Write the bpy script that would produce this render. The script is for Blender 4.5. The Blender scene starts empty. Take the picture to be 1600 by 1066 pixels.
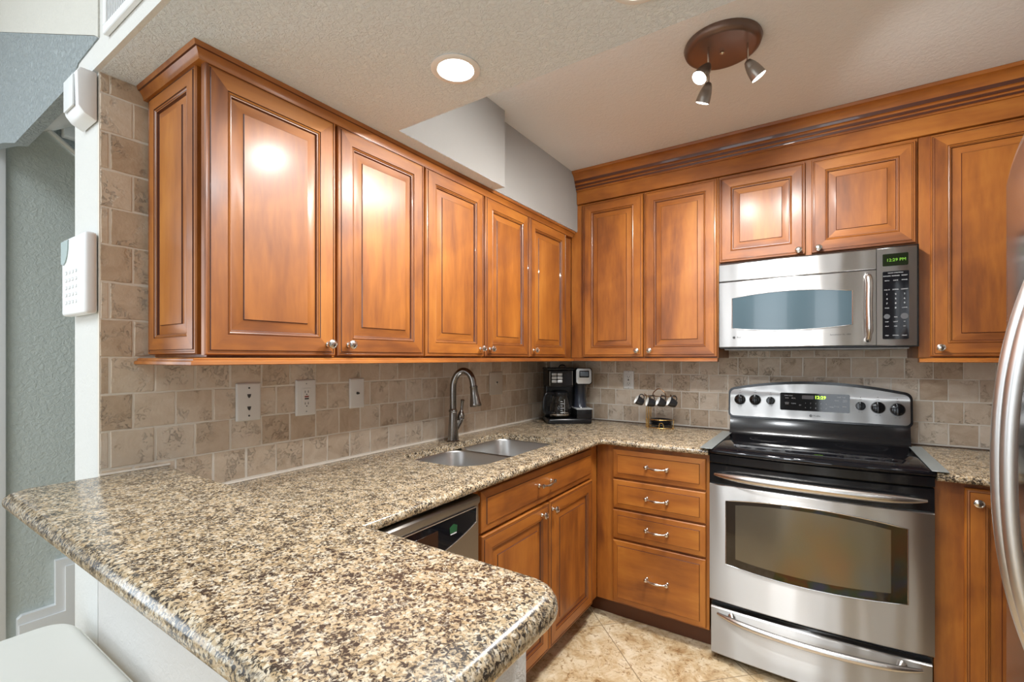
import bpy, bmesh, math, random
from mathutils import Vector, Matrix
R = math.radians
PI = math.pi
random.seed(7)
scene = bpy.context.scene
COL = scene.collection

# ------------------------------------------------------------------ camera
cam_d = bpy.data.cameras.new('camera')
cam = bpy.data.objects.new('camera', cam_d)
COL.objects.link(cam)
cam.location = (1.5556, -2.8048, 1.3100)
cam.rotation_euler = (R(90), 0, 0.5879)
cam_d.sensor_fit = 'HORIZONTAL'
cam_d.sensor_width = 36.0
cam_d.lens = 730.1157 / 1600 * 36.0
cam_d.shift_y = 27.07 / 1600
cam_d.clip_start = 0.02
scene.camera = cam

# ------------------------------------------------------------------ world, lights, exposure
w = bpy.data.worlds.new('world'); scene.world = w
w.use_nodes = True
bgn = w.node_tree.nodes['Background']
bgn.inputs[0].default_value = (0.80, 0.90, 1.0, 1)
bgn.inputs[1].default_value = 0.8
scene.view_settings.view_transform = 'Standard'
scene.view_settings.look = 'None'
scene.view_settings.gamma = 1
scene.view_settings.use_curve_mapping = False
scene.view_settings.exposure = 0.85

def area(name, loc, rot, sx, sy, power, col, shape='RECTANGLE', spread=PI):
    d = bpy.data.lights.new(name, 'AREA'); d.energy = power; d.color = col; d.shape = shape
    d.size = sx; d.size_y = sy; d.spread = spread
    o = bpy.data.objects.new(name, d); COL.objects.link(o); o.location = loc; o.rotation_euler = rot
    return o
# added area lamps, stand-ins for daylight at the made-up living room windows
for wx, ww, wp in ((-1.05, 0.8, 9), (0.45, 0.8, 13), (1.75, 0.5, 9)):
    area('added_window_light', (wx, -6.95, 1.4), (R(90), 0, 0), ww, 2.2, wp, (0.88, 0.94, 1.0))
area('added_window_light', (-3.38, -4.65, 1.5), (R(90), 0, R(-90)), 2.2, 1.9, 24, (0.80, 0.91, 1.0))
# added unseen fill lamps brightening the living room side and the hall
area('added_room_fill', (0.2, -4.6, 2.95), (0, 0, 0), 2.6, 2.0, 56, (0.82, 0.92, 1.0))
area('added_hall_fill', (-1.75, -1.9, 2.38), (0, 0, 0), 0.3, 0.3, 5, (0.95, 0.98, 1.0))

# ------------------------------------------------------------------ materials
def mat(name):
    m = bpy.data.materials.new(name); m.use_nodes = True
    nt = m.node_tree
    return m, nt, nt.nodes['Principled BSDF']
def N(nt, t, **k):
    n = nt.nodes.new(t)
    for a, b in k.items():
        if a.startswith('i_'):
            key = a[2:]
            key = int(key) if key.isdigit() else key.replace('_', ' ')
            n.inputs[key].default_value = b
        else: setattr(n, a, b)
    return n
def ramp(nt, stops, interp='LINEAR'):
    n = nt.nodes.new('ShaderNodeValToRGB'); cr = n.color_ramp; cr.interpolation = interp
    while len(cr.elements) > 1: cr.elements.remove(cr.elements[-1])
    cr.elements[0].position = stops[0][0]; cr.elements[0].color = (*stops[0][1], 1)
    for p, c in stops[1:]:
        e = cr.elements.new(p); e.color = (*c, 1)
    return n
def simple(name, col, rough=0.5, metal=0.0, coat=0.0, spec=0.5, trans=0.0, emit=None, es=1.0, ior=1.5):
    m, nt, b = mat(name)
    b.inputs['Base Color'].default_value = (*col, 1); b.inputs['Roughness'].default_value = rough
    b.inputs['Metallic'].default_value = metal; b.inputs['Coat Weight'].default_value = coat
    b.inputs['Specular IOR Level'].default_value = spec
    b.inputs['Transmission Weight'].default_value = trans; b.inputs['IOR'].default_value = ior
    if emit:
        b.inputs['Emission Color'].default_value = (*emit, 1); b.inputs['Emission Strength'].default_value = es
    return m
def wood(name, axis, tone=1.0):
    m, nt, b = mat(name); L = nt.links.new
    tc = N(nt, 'ShaderNodeTexCoord'); oi = N(nt, 'ShaderNodeObjectInfo')
    mp = N(nt, 'ShaderNodeMapping')
    s = [7.0, 7.0, 7.0]; s[axis] = 1.1
    mp.inputs['Scale'].default_value = s
    off = N(nt, 'ShaderNodeVectorMath', operation='SCALE'); off.inputs['Scale'].default_value = 37.0
    cb = N(nt, 'ShaderNodeCombineXYZ')
    L(oi.outputs['Random'], cb.inputs[0]); L(oi.outputs['Random'], cb.inputs[1]); L(oi.outputs['Random'], cb.inputs[2])
    L(cb.outputs[0], off.inputs[0])
    ad = N(nt, 'ShaderNodeVectorMath', operation='ADD')
    L(tc.outputs['Object'], mp.inputs['Vector']); L(mp.outputs[0], ad.inputs[0]); L(off.outputs[0], ad.inputs[1])
    n1 = N(nt, 'ShaderNodeTexNoise', i_Scale=1.0, i_Detail=4.0, i_Roughness=0.55, i_Distortion=0.6)
    n2 = N(nt, 'ShaderNodeTexNoise', i_Scale=9.0, i_Detail=5.0, i_Roughness=0.6, i_Distortion=0.2)
    n3 = N(nt, 'ShaderNodeTexNoise', i_Scale=3.6, i_Detail=3.0, i_Distortion=0.8)
    L(ad.outputs[0], n1.inputs['Vector']); L(ad.outputs[0], n2.inputs['Vector']); L(tc.outputs['Object'], n3.inputs['Vector'])
    mx = N(nt, 'ShaderNodeMix', data_type='FLOAT'); mx.inputs[0].default_value = 0.22
    L(n1.outputs[0], mx.inputs[2]); L(n2.outputs[0], mx.inputs[3])
    mx2 = N(nt, 'ShaderNodeMix', data_type='FLOAT'); mx2.inputs[0].default_value = 0.30
    L(mx.outputs[0], mx2.inputs[2]); L(n3.outputs[0], mx2.inputs[3])
    t = tone
    cr = ramp(nt, [(0.32, (0.115*t, 0.028*t, 0.004*t)), (0.43, (0.23*t, 0.066*t, 0.008*t)), (0.53, (0.36*t, 0.114*t, 0.013*t)), (0.64, (0.46*t, 0.168*t, 0.023*t))])
    L(mx2.outputs[0], cr.inputs[0]); L(cr.outputs[0], b.inputs['Base Color'])
    b.inputs['Roughness'].default_value = 0.5
    b.inputs['Coat Weight'].default_value = 0.36; b.inputs['Coat Roughness'].default_value = 0.24
    b.inputs['Coat IOR'].default_value = 1.5
    return m
WV = wood('wood_vertical_grain', 2)
WH = wood('wood_horizontal_grain', 0)
WHY = wood('wood_grain_along_y', 1)
GLZ = simple('dark_glaze', (0.085, 0.022, 0.008), 0.35, coat=0.4)
WD = simple('dark_wood_toe_kick', (0.13, 0.045, 0.018), 0.45)

def plaster(name, col, scale=60.0, strength=0.35, rough=0.85, dist=0.004):
    m, nt, b = mat(name); L = nt.links.new
    tc = N(nt, 'ShaderNodeTexCoord')
    n1 = N(nt, 'ShaderNodeTexNoise', i_Scale=scale, i_Detail=5.0, i_Roughness=0.62, i_Distortion=0.8)
    L(tc.outputs['Object'], n1.inputs['Vector'])
    cr = ramp(nt, [(0.40, (0, 0, 0)), (0.62, (1, 1, 1))])
    L(n1.outputs[0], cr.inputs[0])
    bp = N(nt, 'ShaderNodeBump'); bp.inputs['Strength'].default_value = strength; bp.inputs['Distance'].default_value = dist
    L(cr.outputs[0], bp.inputs['Height']); L(bp.outputs[0], b.inputs['Normal'])
    b.inputs['Base Color'].default_value = (*col, 1); b.inputs['Roughness'].default_value = rough
    return m
P_CEIL = plaster('ceiling_knockdown_texture', (0.80, 0.885, 0.955), 90, 0.75, dist=0.003)
P_TRAY = plaster('ceiling_kitchen_tan', (0.76, 0.775, 0.775), 55, 0.25)
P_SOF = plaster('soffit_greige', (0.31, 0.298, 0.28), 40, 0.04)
P_WHITE = plaster('wall_end_white', (0.66, 0.66, 0.635), 60, 0.2)
P_PONY = plaster('wall_pony_plaster', (0.60, 0.58, 0.55), 45, 0.25)
P_HALL = plaster('wall_hall_sage', (0.55, 0.60, 0.575), 55, 0.5)
P_HALLB = plaster('wall_hall_blue', (0.34, 0.385, 0.40), 70, 0.9)
P_WARM = plaster('wall_upper_cream', (0.62, 0.61, 0.56), 60, 0.35)
P_ROOM = plaster('wall_room', (0.62, 0.60, 0.56), 60, 0.2)
P_LIV = plaster('wall_living_taupe', (0.27, 0.25, 0.23), 60, 0.2)  # kept dark so the made-up windows streak the steel reflections
WHITE = simple('white_paint', (0.80, 0.81, 0.82), 0.4)

def granite():
    m, nt, b = mat('speckled_granite'); L = nt.links.new
    tc = N(nt, 'ShaderNodeTexCoord')
    nd = N(nt, 'ShaderNodeTexNoise', i_Scale=150.0, i_Detail=3.0)
    L(tc.outputs['Object'], nd.inputs['Vector'])
    sc = N(nt, 'ShaderNodeVectorMath', operation='SCALE'); sc.inputs['Scale'].default_value = 0.010
    L(nd.outputs['Color'], sc.inputs[0])
    ad = N(nt, 'ShaderNodeVectorMath', operation='ADD')
    L(tc.outputs['Object'], ad.inputs[0]); L(sc.outputs[0], ad.inputs[1])
    v = N(nt, 'ShaderNodeTexVoronoi', i_Scale=190.0); L(ad.outputs[0], v.inputs['Vector'])
    sep = N(nt, 'ShaderNodeSeparateColor'); L(v.outputs['Color'], sep.inputs[0])
    n0 = N(nt, 'ShaderNodeTexNoise', i_Scale=330.0, i_Detail=2.0); L(tc.outputs['Object'], n0.inputs['Vector'])
    base = ramp(nt, [(0.0, (0.30, 0.21, 0.11)), (0.3, (0.42, 0.305, 0.175)), (0.55, (0.49, 0.385, 0.25)), (0.75, (0.58, 0.50, 0.38)), (1.0, (0.66, 0.61, 0.52))])
    mm = N(nt, 'ShaderNodeMix', data_type='FLOAT'); mm.inputs[0].default_value = 0.35
    L(sep.outputs[0], mm.inputs[2]); L(n0.outputs[0], mm.inputs[3]); L(mm.outputs[0], base.inputs[0])
    # dark flecks gathered in loose clusters
    n1 = N(nt, 'ShaderNodeTexNoise', i_Scale=175.0, i_Detail=3.0, i_Roughness=0.62, i_Distortion=0.9); L(tc.outputs['Object'], n1.inputs['Vector'])
    n2 = N(nt, 'ShaderNodeTexNoise', i_Scale=38.0, i_Detail=2.0); L(tc.outputs['Object'], n2.inputs['Vector'])
    ma = N(nt, 'ShaderNodeMath', operation='MULTIPLY_ADD'); ma.inputs[1].default_value = 0.35; L(n2.outputs[0], ma.inputs[0]); L(n1.outputs[0], ma.inputs[2])
    dk = ramp(nt, [(0.565, (0, 0, 0)), (0.60, (0.5, 0.5, 0.5)), (0.645, (0.55, 0.55, 0.55)), (0.675, (1, 1, 1))])
    inv = N(nt, 'ShaderNodeMath', operation='SUBTRACT'); inv.inputs[0].default_value = 1.28; L(ma.outputs[0], inv.inputs[1])
    L(inv.outputs[0], dk.inputs[0])
    mx = N(nt, 'ShaderNodeMix', data_type='RGBA'); mx.inputs[7].default_value = (0.035, 0.026, 0.020, 1)
    L(dk.outputs[0], mx.inputs[0]); L(base.outputs[0], mx.inputs[6]); L(mx.outputs[2], b.inputs['Base Color'])
    b.inputs['Roughness'].default_value = 0.25
    b.inputs['Coat Weight'].default_value = 0.15; b.inputs['Coat Roughness'].default_value = 0.08
    return m
GRAN = granite()

def travertine_tile():
    m, nt, b = mat('tumbled_travertine'); L = nt.links.new
    tc = N(nt, 'ShaderNodeTexCoord'); at = N(nt, 'ShaderNodeAttribute', attribute_name='tint')
    n1 = N(nt, 'ShaderNodeTexNoise', i_Scale=16.0, i_Detail=6.0, i_Roughness=0.62, i_Distortion=1.2)
    sc = N(nt, 'ShaderNodeVectorMath', operation='SCALE'); sc.inputs['Scale'].default_value = 3.0
    L(at.outputs['Color'], sc.inputs[0])
    ad = N(nt, 'ShaderNodeVectorMath', operation='ADD'); L(tc.outputs['Object'], ad.inputs[0]); L(sc.outputs[0], ad.inputs[1])
    L(ad.outputs[0], n1.inputs['Vector'])
    sep = N(nt, 'ShaderNodeSeparateColor'); L(at.outputs['Color'], sep.inputs[0])
    mx = N(nt, 'ShaderNodeMath', operation='MULTIPLY_ADD'); mx.inputs[1].default_value = 0.45
    L(sep.outputs[0], mx.inputs[0])
    mm = N(nt, 'ShaderNodeMath', operation='MULTIPLY_ADD'); mm.inputs[1].default_value = 0.75; mm.inputs[2].default_value = -0.13
    L(n1.outputs[0], mm.inputs[0]); L(mm.outputs[0], mx.inputs[2])
    cr = ramp(nt, [(0.05, (0.42, 0.30, 0.20)), (0.35, (0.56, 0.445, 0.33)), (0.6, (0.66, 0.555, 0.44)), (0.9, (0.73, 0.655, 0.56))])
    L(mx.outputs[0], cr.inputs[0]); L(cr.outputs[0], b.inputs['Base Color'])
    n2 = N(nt, 'ShaderNodeTexNoise', i_Scale=55.0, i_Detail=6.0, i_Roughness=0.7, i_Distortion=1.5); L(ad.outputs[0], n2.inputs['Vector'])
    c2 = ramp(nt, [(0.36, (0, 0, 0)), (0.47, (1, 1, 1))]); L(n2.outputs[0], c2.inputs[0])
    n4 = N(nt, 'ShaderNodeTexNoise', i_Scale=13.0, i_Detail=1.0); L(ad.outputs[0], n4.inputs['Vector'])
    c4 = ramp(nt, [(0.50, (1, 1, 1)), (0.62, (0, 0, 0))]); L(n4.outputs[0], c4.inputs[0])
    mk = N(nt, 'ShaderNodeMath', operation='MAXIMUM'); L(c2.outputs[0], mk.inputs[0]); L(c4.outputs[0], mk.inputs[1])
    n5 = N(nt, 'ShaderNodeTexNoise', i_Scale=160.0, i_Detail=3.0); L(ad.outputs[0], n5.inputs['Vector'])
    m5 = N(nt, 'ShaderNodeMath', operation='MULTIPLY_ADD'); m5.inputs[1].default_value = 0.22; L(n5.outputs[0], m5.inputs[0]); L(mk.outputs[0], m5.inputs[2])
    bp = N(nt, 'ShaderNodeBump'); bp.inputs['Strength'].default_value = 0.8; bp.inputs['Distance'].default_value = 0.004
    L(m5.outputs[0], bp.inputs['Height']); L(bp.outputs[0], b.inputs['Normal'])
    b.inputs['Roughness'].default_value = 0.55
    return m
TILE = travertine_tile()
GROUT = simple('grout_beige', (0.74, 0.69, 0.61), 0.9)
CAULK = simple('caulk_cream', (0.62, 0.56, 0.48), 0.6)
CAULKD = simple('dark_seam', (0.12, 0.08, 0.055), 0.6)

def floor_tile():
    m, nt, b = mat('polished_travertine_floor'); L = nt.links.new
    tc = N(nt, 'ShaderNodeTexCoord'); mp = N(nt, 'ShaderNodeMapping')
    mp.inputs['Rotation'].default_value = (0, 0, R(45)); mp.inputs['Location'].default_value = (0.0, 0.0, 0)
    L(tc.outputs['Object'], mp.inputs['Vector'])
    br = N(nt, 'ShaderNodeTexBrick'); br.offset = 0.0; br.squash = 1.0
    br.inputs['Scale'].default_value = 1.0; br.inputs['Mortar Size'].default_value = 0.0022
    br.inputs['Brick Width'].default_value = 0.46; br.inputs['Row Height'].default_value = 0.46
    br.inputs['Color1'].default_value = (0, 0, 0, 1); br.inputs['Color2'].default_value = (1, 1, 1, 1)
    L(mp.outputs[0], br.inputs['Vector'])
    n1 = N(nt, 'ShaderNodeTexNoise', i_Scale=9.0, i_Detail=9.0, i_Roughness=0.74, i_Distortion=0.6)
    n2 = N(nt, 'ShaderNodeTexNoise', i_Scale=38.0, i_Detail=5.0, i_Roughness=0.7, i_Distortion=1.0)
    L(tc.outputs['Object'], n1.inputs['Vector']); L(tc.outputs['Object'], n2.inputs['Vector'])
    cr = ramp(nt, [(0.33, (0.36, 0.21, 0.09)), (0.44, (0.56, 0.41, 0.23)), (0.54, (0.70, 0.57, 0.38)), (0.66, (0.80, 0.70, 0.53))])
    L(n1.outputs[0], cr.inputs[0])
    c2 = ramp(nt, [(0.36, (0.38, 0.24, 0.11)), (0.46, (1, 1, 1))]); L(n2.outputs[0], c2.inputs[0])
    mu = N(nt, 'ShaderNodeMix', data_type='RGBA', blend_type='MULTIPLY'); mu.inputs[0].default_value = 0.7
    L(cr.outputs[0], mu.inputs[6]); L(c2.outputs[0], mu.inputs[7])
    mo = N(nt, 'ShaderNodeMix', data_type='RGBA'); mo.inputs[7].default_value = (0.30, 0.22, 0.13, 1)
    L(br.outputs['Fac'], mo.inputs[0]); L(mu.outputs[2], mo.inputs[6]); L(mo.outputs[2], b.inputs['Base Color'])
    b.inputs['Roughness'].default_value = 0.28
    return m
FLOOR = floor_tile()

def steel(name, col=(0.56, 0.55, 0.54), rough=0.24, aniso=0.75, wob=0.0, rot=0.0):
    m, nt, b = mat(name); L = nt.links.new
    b.inputs['Base Color'].default_value = (*col, 1); b.inputs['Metallic'].default_value = 1.0
    b.inputs['Roughness'].default_value = rough
    b.inputs['Anisotropic'].default_value = aniso; b.inputs['Anisotropic Rotation'].default_value = rot
    tg = N(nt, 'ShaderNodeTangent', direction_type='RADIAL', axis='Z'); L(tg.outputs[0], b.inputs['Tangent'])
    if wob:
        tc = N(nt, 'ShaderNodeTexCoord'); mp = N(nt, 'ShaderNodeMapping'); mp.inputs['Scale'].default_value = (7, 7, 1.1)
        n = N(nt, 'ShaderNodeTexNoise', i_Scale=1.0, i_Detail=1.0)
        L(tc.outputs['Object'], mp.inputs['Vector']); L(mp.outputs[0], n.inputs['Vector'])
        bp = N(nt, 'ShaderNodeBump'); bp.inputs['Strength'].default_value = wob; bp.inputs['Distance'].default_value = 0.02
        L(n.outputs[0], bp.inputs['Height']); L(bp.outputs[0], b.inputs['Normal'])
    return m
STEEL = steel('brushed_stainless', (0.52, 0.515, 0.51), 0.40, 1.0, 0.45, 0.25)
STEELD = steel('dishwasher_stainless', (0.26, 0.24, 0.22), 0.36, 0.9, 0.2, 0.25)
STEELS = steel('sink_stainless', (0.50, 0.49, 0.48), 0.30, 0.3)
STEELH = simple('satin_steel_handle', (0.62, 0.60, 0.58), 0.27, 1.0)
FRH = simple('fridge_handle_steel', (0.62, 0.61, 0.60), 0.36, 1.0)
NICKEL = simple('satin_nickel', (0.66, 0.63, 0.59), 0.2, 1.0)
FAUCET = simple('dark_brushed_nickel', (0.25, 0.235, 0.22), 0.22, 1.0)
BLKG = simple('black_glass', (0.006, 0.006, 0.008), 0.05, spec=0.4)
BLK = simple('black_enamel', (0.007, 0.007, 0.008), 0.14, spec=0.4)
BLKP = simple('black_plastic', (0.008, 0.008, 0.009), 0.22, spec=0.35)
BLKM = simple('black_ceramic', (0.018, 0.018, 0.020), 0.18)
CERW = simple('white_ceramic', (0.75, 0.75, 0.72), 0.2)
GREYP = simple('grey_plastic', (0.33, 0.34, 0.34), 0.35)
SILV = simple('silver_plastic', (0.55, 0.57, 0.58), 0.28, 0.4)
TXTW = simple('white_lettering', (0.62, 0.63, 0.64), 0.5)
TXTD = simple('dark_lettering', (0.05, 0.05, 0.05), 0.5)
GREEN = simple('green_display', (0.1, 0.4, 0.02), 0.4, emit=(0.45, 1.0, 0.05), es=1.6)
GREEND = simple('green_label', (0.01, 0.08, 0.03), 0.4)
AMBER = simple('brown_display_window', (0.035, 0.014, 0.007), 0.2)
KEYG = simple('oval_key_grey', (0.09, 0.09, 0.095), 0.35)
DISP = simple('display_window_green', (0.008, 0.012, 0.004), 0.15, spec=0.2)
PLATE = simple('white_plate', (0.74, 0.73, 0.70), 0.35)
PLATEA = simple('almond_plate', (0.56, 0.50, 0.42), 0.35)
BRONZE = simple('bronze_canopy', (0.17, 0.11, 0.085), 0.32, 0.6)
LAMPG = simple('lamp_nickel_shade', (0.36, 0.33, 0.30), 0.3, 0.9)
LAMPON = simple('lamp_glow', (1, 1, 1), 0.5, emit=(1.0, 0.97, 0.90), es=14)
LAMPDIM = simple('lamp_glow_side', (1, 1, 1), 0.5, emit=(1.0, 0.97, 0.90), es=5)
GOLD = simple('gold_wire', (0.72, 0.46, 0.16), 0.25, 1.0)
COPPER = simple('antique_bronze_handle', (0.30, 0.17, 0.09), 0.3, 0.9)
LEATH = simple('cream_leather', (0.78, 0.77, 0.72), 0.45)
STOOLF = simple('stool_frame_dark', (0.05, 0.03, 0.02), 0.4)
GLASS = simple('clear_glass', (1, 1, 1), 0.02, trans=1.0, ior=1.3)
MWGLASS = simple('microwave_window', (0.05, 0.085, 0.105), 0.16, coat=0.3)
OVG = simple('oven_window_glass', (0.21, 0.20, 0.17), 0.17, 0.85)
OVB = simple('oven_window_border', (0.014, 0.009, 0.006), 0.07, coat=0.6)
STRIP = simple('gap_strip_grey', (0.27, 0.30, 0.30), 0.35, 0.3)
LCD = simple('lcd_grey', (0.36, 0.45, 0.44), 0.25)

# ------------------------------------------------------------------ mesh helpers
def B(): return bmesh.new()
def finish(bm, angle=38):
    bmesh.ops.remove_doubles(bm, verts=bm.verts, dist=1e-6)
    for f in bm.faces: f.smooth = True
    bm.normal_update()
    for e in bm.edges:
        if len(e.link_faces) == 2:
            if e.calc_face_angle(0) > R(angle): e.smooth = False
        else: e.smooth = False
def obj(name, bm, mats, parent=None, loc=(0, 0, 0), rot=(0, 0, 0), angle=38, recalc=True):
    if PEND:
        todo = PEND[:]; PEND.clear(); o = None
        for tb in todo: o = obj(name, tb, mats, parent, loc, rot, angle, recalc)
        if not bm.faces: bm.free(); return o
    if not isinstance(mats, (list, tuple)): mats = [mats]
    if recalc: bmesh.ops.recalc_face_normals(bm, faces=bm.faces)
    finish(bm, angle)
    me = bpy.data.meshes.new(name); bm.to_mesh(me); bm.free()
    for m in mats: me.materials.append(m)
    o = bpy.data.objects.new(name, me); COL.objects.link(o)
    o.location = loc; o.rotation_euler = rot
    if parent: o.parent = parent
    return o
def tag(o, label, cat, group=None):
    o['label'] = label; o['category'] = cat
    if group: o['group'] = group
    return o
def thing(name, label, cat, loc=(0, 0, 0), rz=0, group=None):
    o = bpy.data.objects.new(name, None); COL.objects.link(o); o.empty_display_size = 0.05
    o.location = loc; o.rotation_euler = (0, 0, rz)
    return tag(o, label, cat, group)
def struct(name, bm, mats, **k):
    o = obj(name, bm, mats, **k)
    if not k.get('parent'): o['kind'] = 'structure'
    return o
def copytree(o, parent=None):
    c = o.copy(); COL.objects.link(c)
    if parent: c.parent = parent
    for ch in list(o.children): copytree(ch, c)
    return c
def B(): return bmesh.new()
def box(bm, x0, x1, y0, y1, z0, z1, bev=0.0, seg=2, mi=0, M=None):
    r = bmesh.ops.create_cube(bm, size=1.0)
    vs = r['verts']
    for v in vs:
        v.co = Vector(((x0+x1)/2 + v.co.x*(x1-x0), (y0+y1)/2 + v.co.y*(y1-y0), (z0+z1)/2 + v.co.z*(z1-z0)))
    fs = set(f for v in vs for f in v.link_faces)
    for f in fs: f.material_index = mi
    if bev > 0:
        es = list(set(e for v in vs for e in v.link_edges))
        rr = bmesh.ops.bevel(bm, geom=es, offset=bev, segments=seg, profile=0.5, affect='EDGES')
        vs = list(set(rr['verts']) | set(v for f in rr['faces'] for v in f.verts) | set(v for v in vs if v.is_valid))
        for f in set(f for v in vs for f in v.link_faces): f.material_index = mi
    if M is not None:
        for v in vs: v.co = M @ v.co
    return vs
def ring(bm, pts): return [bm.verts.new(p) for p in pts]
def bridge(bm, a, b, mi=0, closed=True):
    n = len(a); fs = []
    for i in range(n if closed else n-1):
        j = (i+1) % n
        fs.append(bm.faces.new((a[i], a[j], b[j], b[i]))); fs[-1].material_index = mi
    return fs
def cap(bm, a, mi=0):
    f = bm.faces.new(a); f.material_index = mi; return f
def frame_at(t, up=Vector((0, 0, 1))):
    t = t.normalized()
    if abs(t.dot(up)) > 0.95: up = Vector((0, 1, 0))
    s = t.cross(up).normalized(); u = s.cross(t).normalized()
    return s, u
def tube(bm, pts, r, n=10, mi=0, caps=True, closed=False, sq=1.0):
    pts = [Vector(p) for p in pts]; m = len(pts)
    rs = r if isinstance(r, (list, tuple)) else [r]*m
    rings = []; prev = None
    for i, p in enumerate(pts):
        if closed: t = pts[(i+1) % m] - pts[i-1]
        else: t = pts[min(i+1, m-1)] - pts[max(i-1, 0)]
        t.normalize()
        if prev is None: s, u = frame_at(t)
        else:
            s = (prev - t*prev.dot(t)).normalized(); u = s.cross(t).normalized()
        prev = s
        rings.append(ring(bm, [p + s*math.cos(2*PI*k/n)*rs[i] + u*math.sin(2*PI*k/n)*rs[i]*sq for k in range(n)]))
    for i in range(m-1): bridge(bm, rings[i], rings[i+1], mi)
    if closed: bridge(bm, rings[-1], rings[0], mi)
    elif caps: cap(bm, rings[0], mi); cap(bm, rings[-1], mi)
def lathe(bm, prof, o=(0, 0, 0), axis=(0, 0, 1), n=24, mi=0, caps=True, mis=None):
    o = Vector(o); a = Vector(axis).normalized(); s, u = frame_at(a)
    rs = []
    for (r, h) in prof:
        rs.append(ring(bm, [o + a*h + (s*math.cos(2*PI*k/n) + u*math.sin(2*PI*k/n))*max(r, 1e-5) for k in range(n)]))
    for i in range(len(rs)-1): bridge(bm, rs[i], rs[i+1], mis[i] if mis else mi)
    if caps: cap(bm, rs[0], mis[0] if mis else mi); cap(bm, rs[-1], mis[-1] if mis else mi)
def spline(ps, n=8):
    ps = [Vector(p) for p in ps]; out = []
    for i in range(len(ps)-1):
        p0 = ps[max(i-1, 0)]; p1 = ps[i]; p2 = ps[i+1]; p3 = ps[min(i+2, len(ps)-1)]
        for k in range(n):
            t = k/n
            out.append(0.5*((2*p1) + (-p0+p2)*t + (2*p0-5*p1+4*p2-p3)*t*t + (-p0+3*p1-3*p2+p3)*t**3))
    out.append(ps[-1]); return out
def offset_poly(pts, ds):
    """inset a CCW polygon, ds = inset of edge i (pts[i] -> pts[i+1])"""
    n = len(pts); out = []
    for i in range(n):
        p0 = Vector(pts[i-1]); p1 = Vector(pts[i]); p2 = Vector(pts[(i+1) % n])
        a = (p1-p0).normalized(); b = (p2-p1).normalized()
        na = Vector((-a.y, a.x)); nb = Vector((-b.y, b.x)); da = ds[i-1]; db = ds[i]
        cr = a.x*b.y - a.y*b.x
        if abs(cr) < 1e-4: out.append(p1 + nb*db); continue
        q1 = p0 + na*da; q2 = p1 + nb*db
        t = ((q2.x-q1.x)*b.y - (q2.y-q1.y)*b.x)/cr
        out.append(q1 + a*t)
    return out
def rrect(x0, x1, y0, y1, r, n=5):
    out = []
    for cx, cy, a0 in ((x1-r, y1-r, 0), (x0+r, y1-r, 90), (x0+r, y0+r, 180), (x1-r, y0+r, 270)):
        for k in range(n+1):
            a = R(a0 + 90*k/n); out.append((cx + r*math.cos(a), cy + r*math.sin(a)))
    return out
def slab(bm, outer, rad, z0, z1, holes=(), seg=6, mi=0):
    """stone slab with rounded (bullnose) edges; rad = radius per outer edge"""
    h = z1 - z0; rings = []
    for k in range(seg+1):
        a = -PI/2 + PI*k/seg
        ds = [min(r, h/2)*(1-math.cos(a))*(r > 0) for r in rad]
        pp = offset_poly(outer, ds)
        z = (z0+z1)/2 + h/2*math.sin(a)
        rings.append(ring(bm, [(p.x, p.y, z) for p in pp]))
    for i in range(seg): bridge(bm, rings[i], rings[i+1], mi)
    hr = []
    for hp in holes:
        t = ring(bm, [(p[0], p[1], z1) for p in hp]); b = ring(bm, [(p[0], p[1], z0) for p in hp])
        bridge(bm, t, b, mi); hr.append((t, b))
    for lvl, rr in ((1, rings[-1]), (0, rings[0])):
        es = []
        loops = [rr] + [(t if lvl else b) for t, b in hr]
        for lp in loops:
            for i in range(len(lp)):
                e = bm.edges.get((lp[i], lp[(i+1) % len(lp)]))
                es.append(e)
        r = bmesh.ops.triangle_fill(bm, use_beauty=True, use_dissolve=False, edges=es)
        for f in r['geom']:
            if isinstance(f, bmesh.types.BMFace): f.material_index = mi
def prism(bm, pts, y0, y1, mi=0, M=None):
    """polygon in XZ extruded along Y"""
    a = ring(bm, [(p[0], y0, p[1]) for p in pts]); b = ring(bm, [(p[0], y1, p[1]) for p in pts])
    bridge(bm, a, b, mi); cap(bm, a, mi); cap(bm, b, mi)
    if M is not None:
        for v in a+b: v.co = M @ v.co
def sweep(bm, path, prof, mi=0, mis=None):
    """profile (out, z) swept along an XY polyline, mitred; out is to the right of travel"""
    path = [Vector(p) for p in path]; n = len(path); rs = []
    for i in range(n):
        a = (path[i]-path[i-1]).normalized() if i else (path[1]-path[0]).normalized()
        b = (path[i+1]-path[i]).normalized() if i < n-1 else a
        na = Vector((a.y, -a.x)); nb = Vector((b.y, -b.x))
        m = (na+nb).normalized(); m = m/max(0.2, m.dot(na))
        rs.append(ring(bm, [(path[i].x+m.x*o, path[i].y+m.y*o, z) for o, z in prof]))
    for i in range(n-1):
        fs = bridge(bm, rs[i], rs[i+1], mi)
        if mis:
            for k, f in enumerate(fs): f.material_index = mis[k]
    cap(bm, rs[0], mi); cap(bm, rs[-1], mi)
PEND = []     # lettering waiting to become parts of its own
def text_bm(bm, s, size, M, mi=0, depth=0.0003, font_offset=0.0, align='CENTER'):
    c = bpy.data.curves.new('t', 'FONT'); c.body = s; c.size = size; c.align_x = align; c.align_y = 'CENTER'
    c.extrude = depth; c.resolution_u = 2; c.offset = font_offset
    o = bpy.data.objects.new('t', c); COL.objects.link(o)
    dg = bpy.context.evaluated_depsgraph_get(); dg.update()
    me = bpy.data.meshes.new_from_object(o.evaluated_get(dg))
    me.transform(M)
    tb = B(); tb.from_mesh(me); PEND.append(tb)
    bpy.data.objects.remove(o); bpy.data.curves.remove(c); bpy.data.meshes.remove(me)
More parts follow.
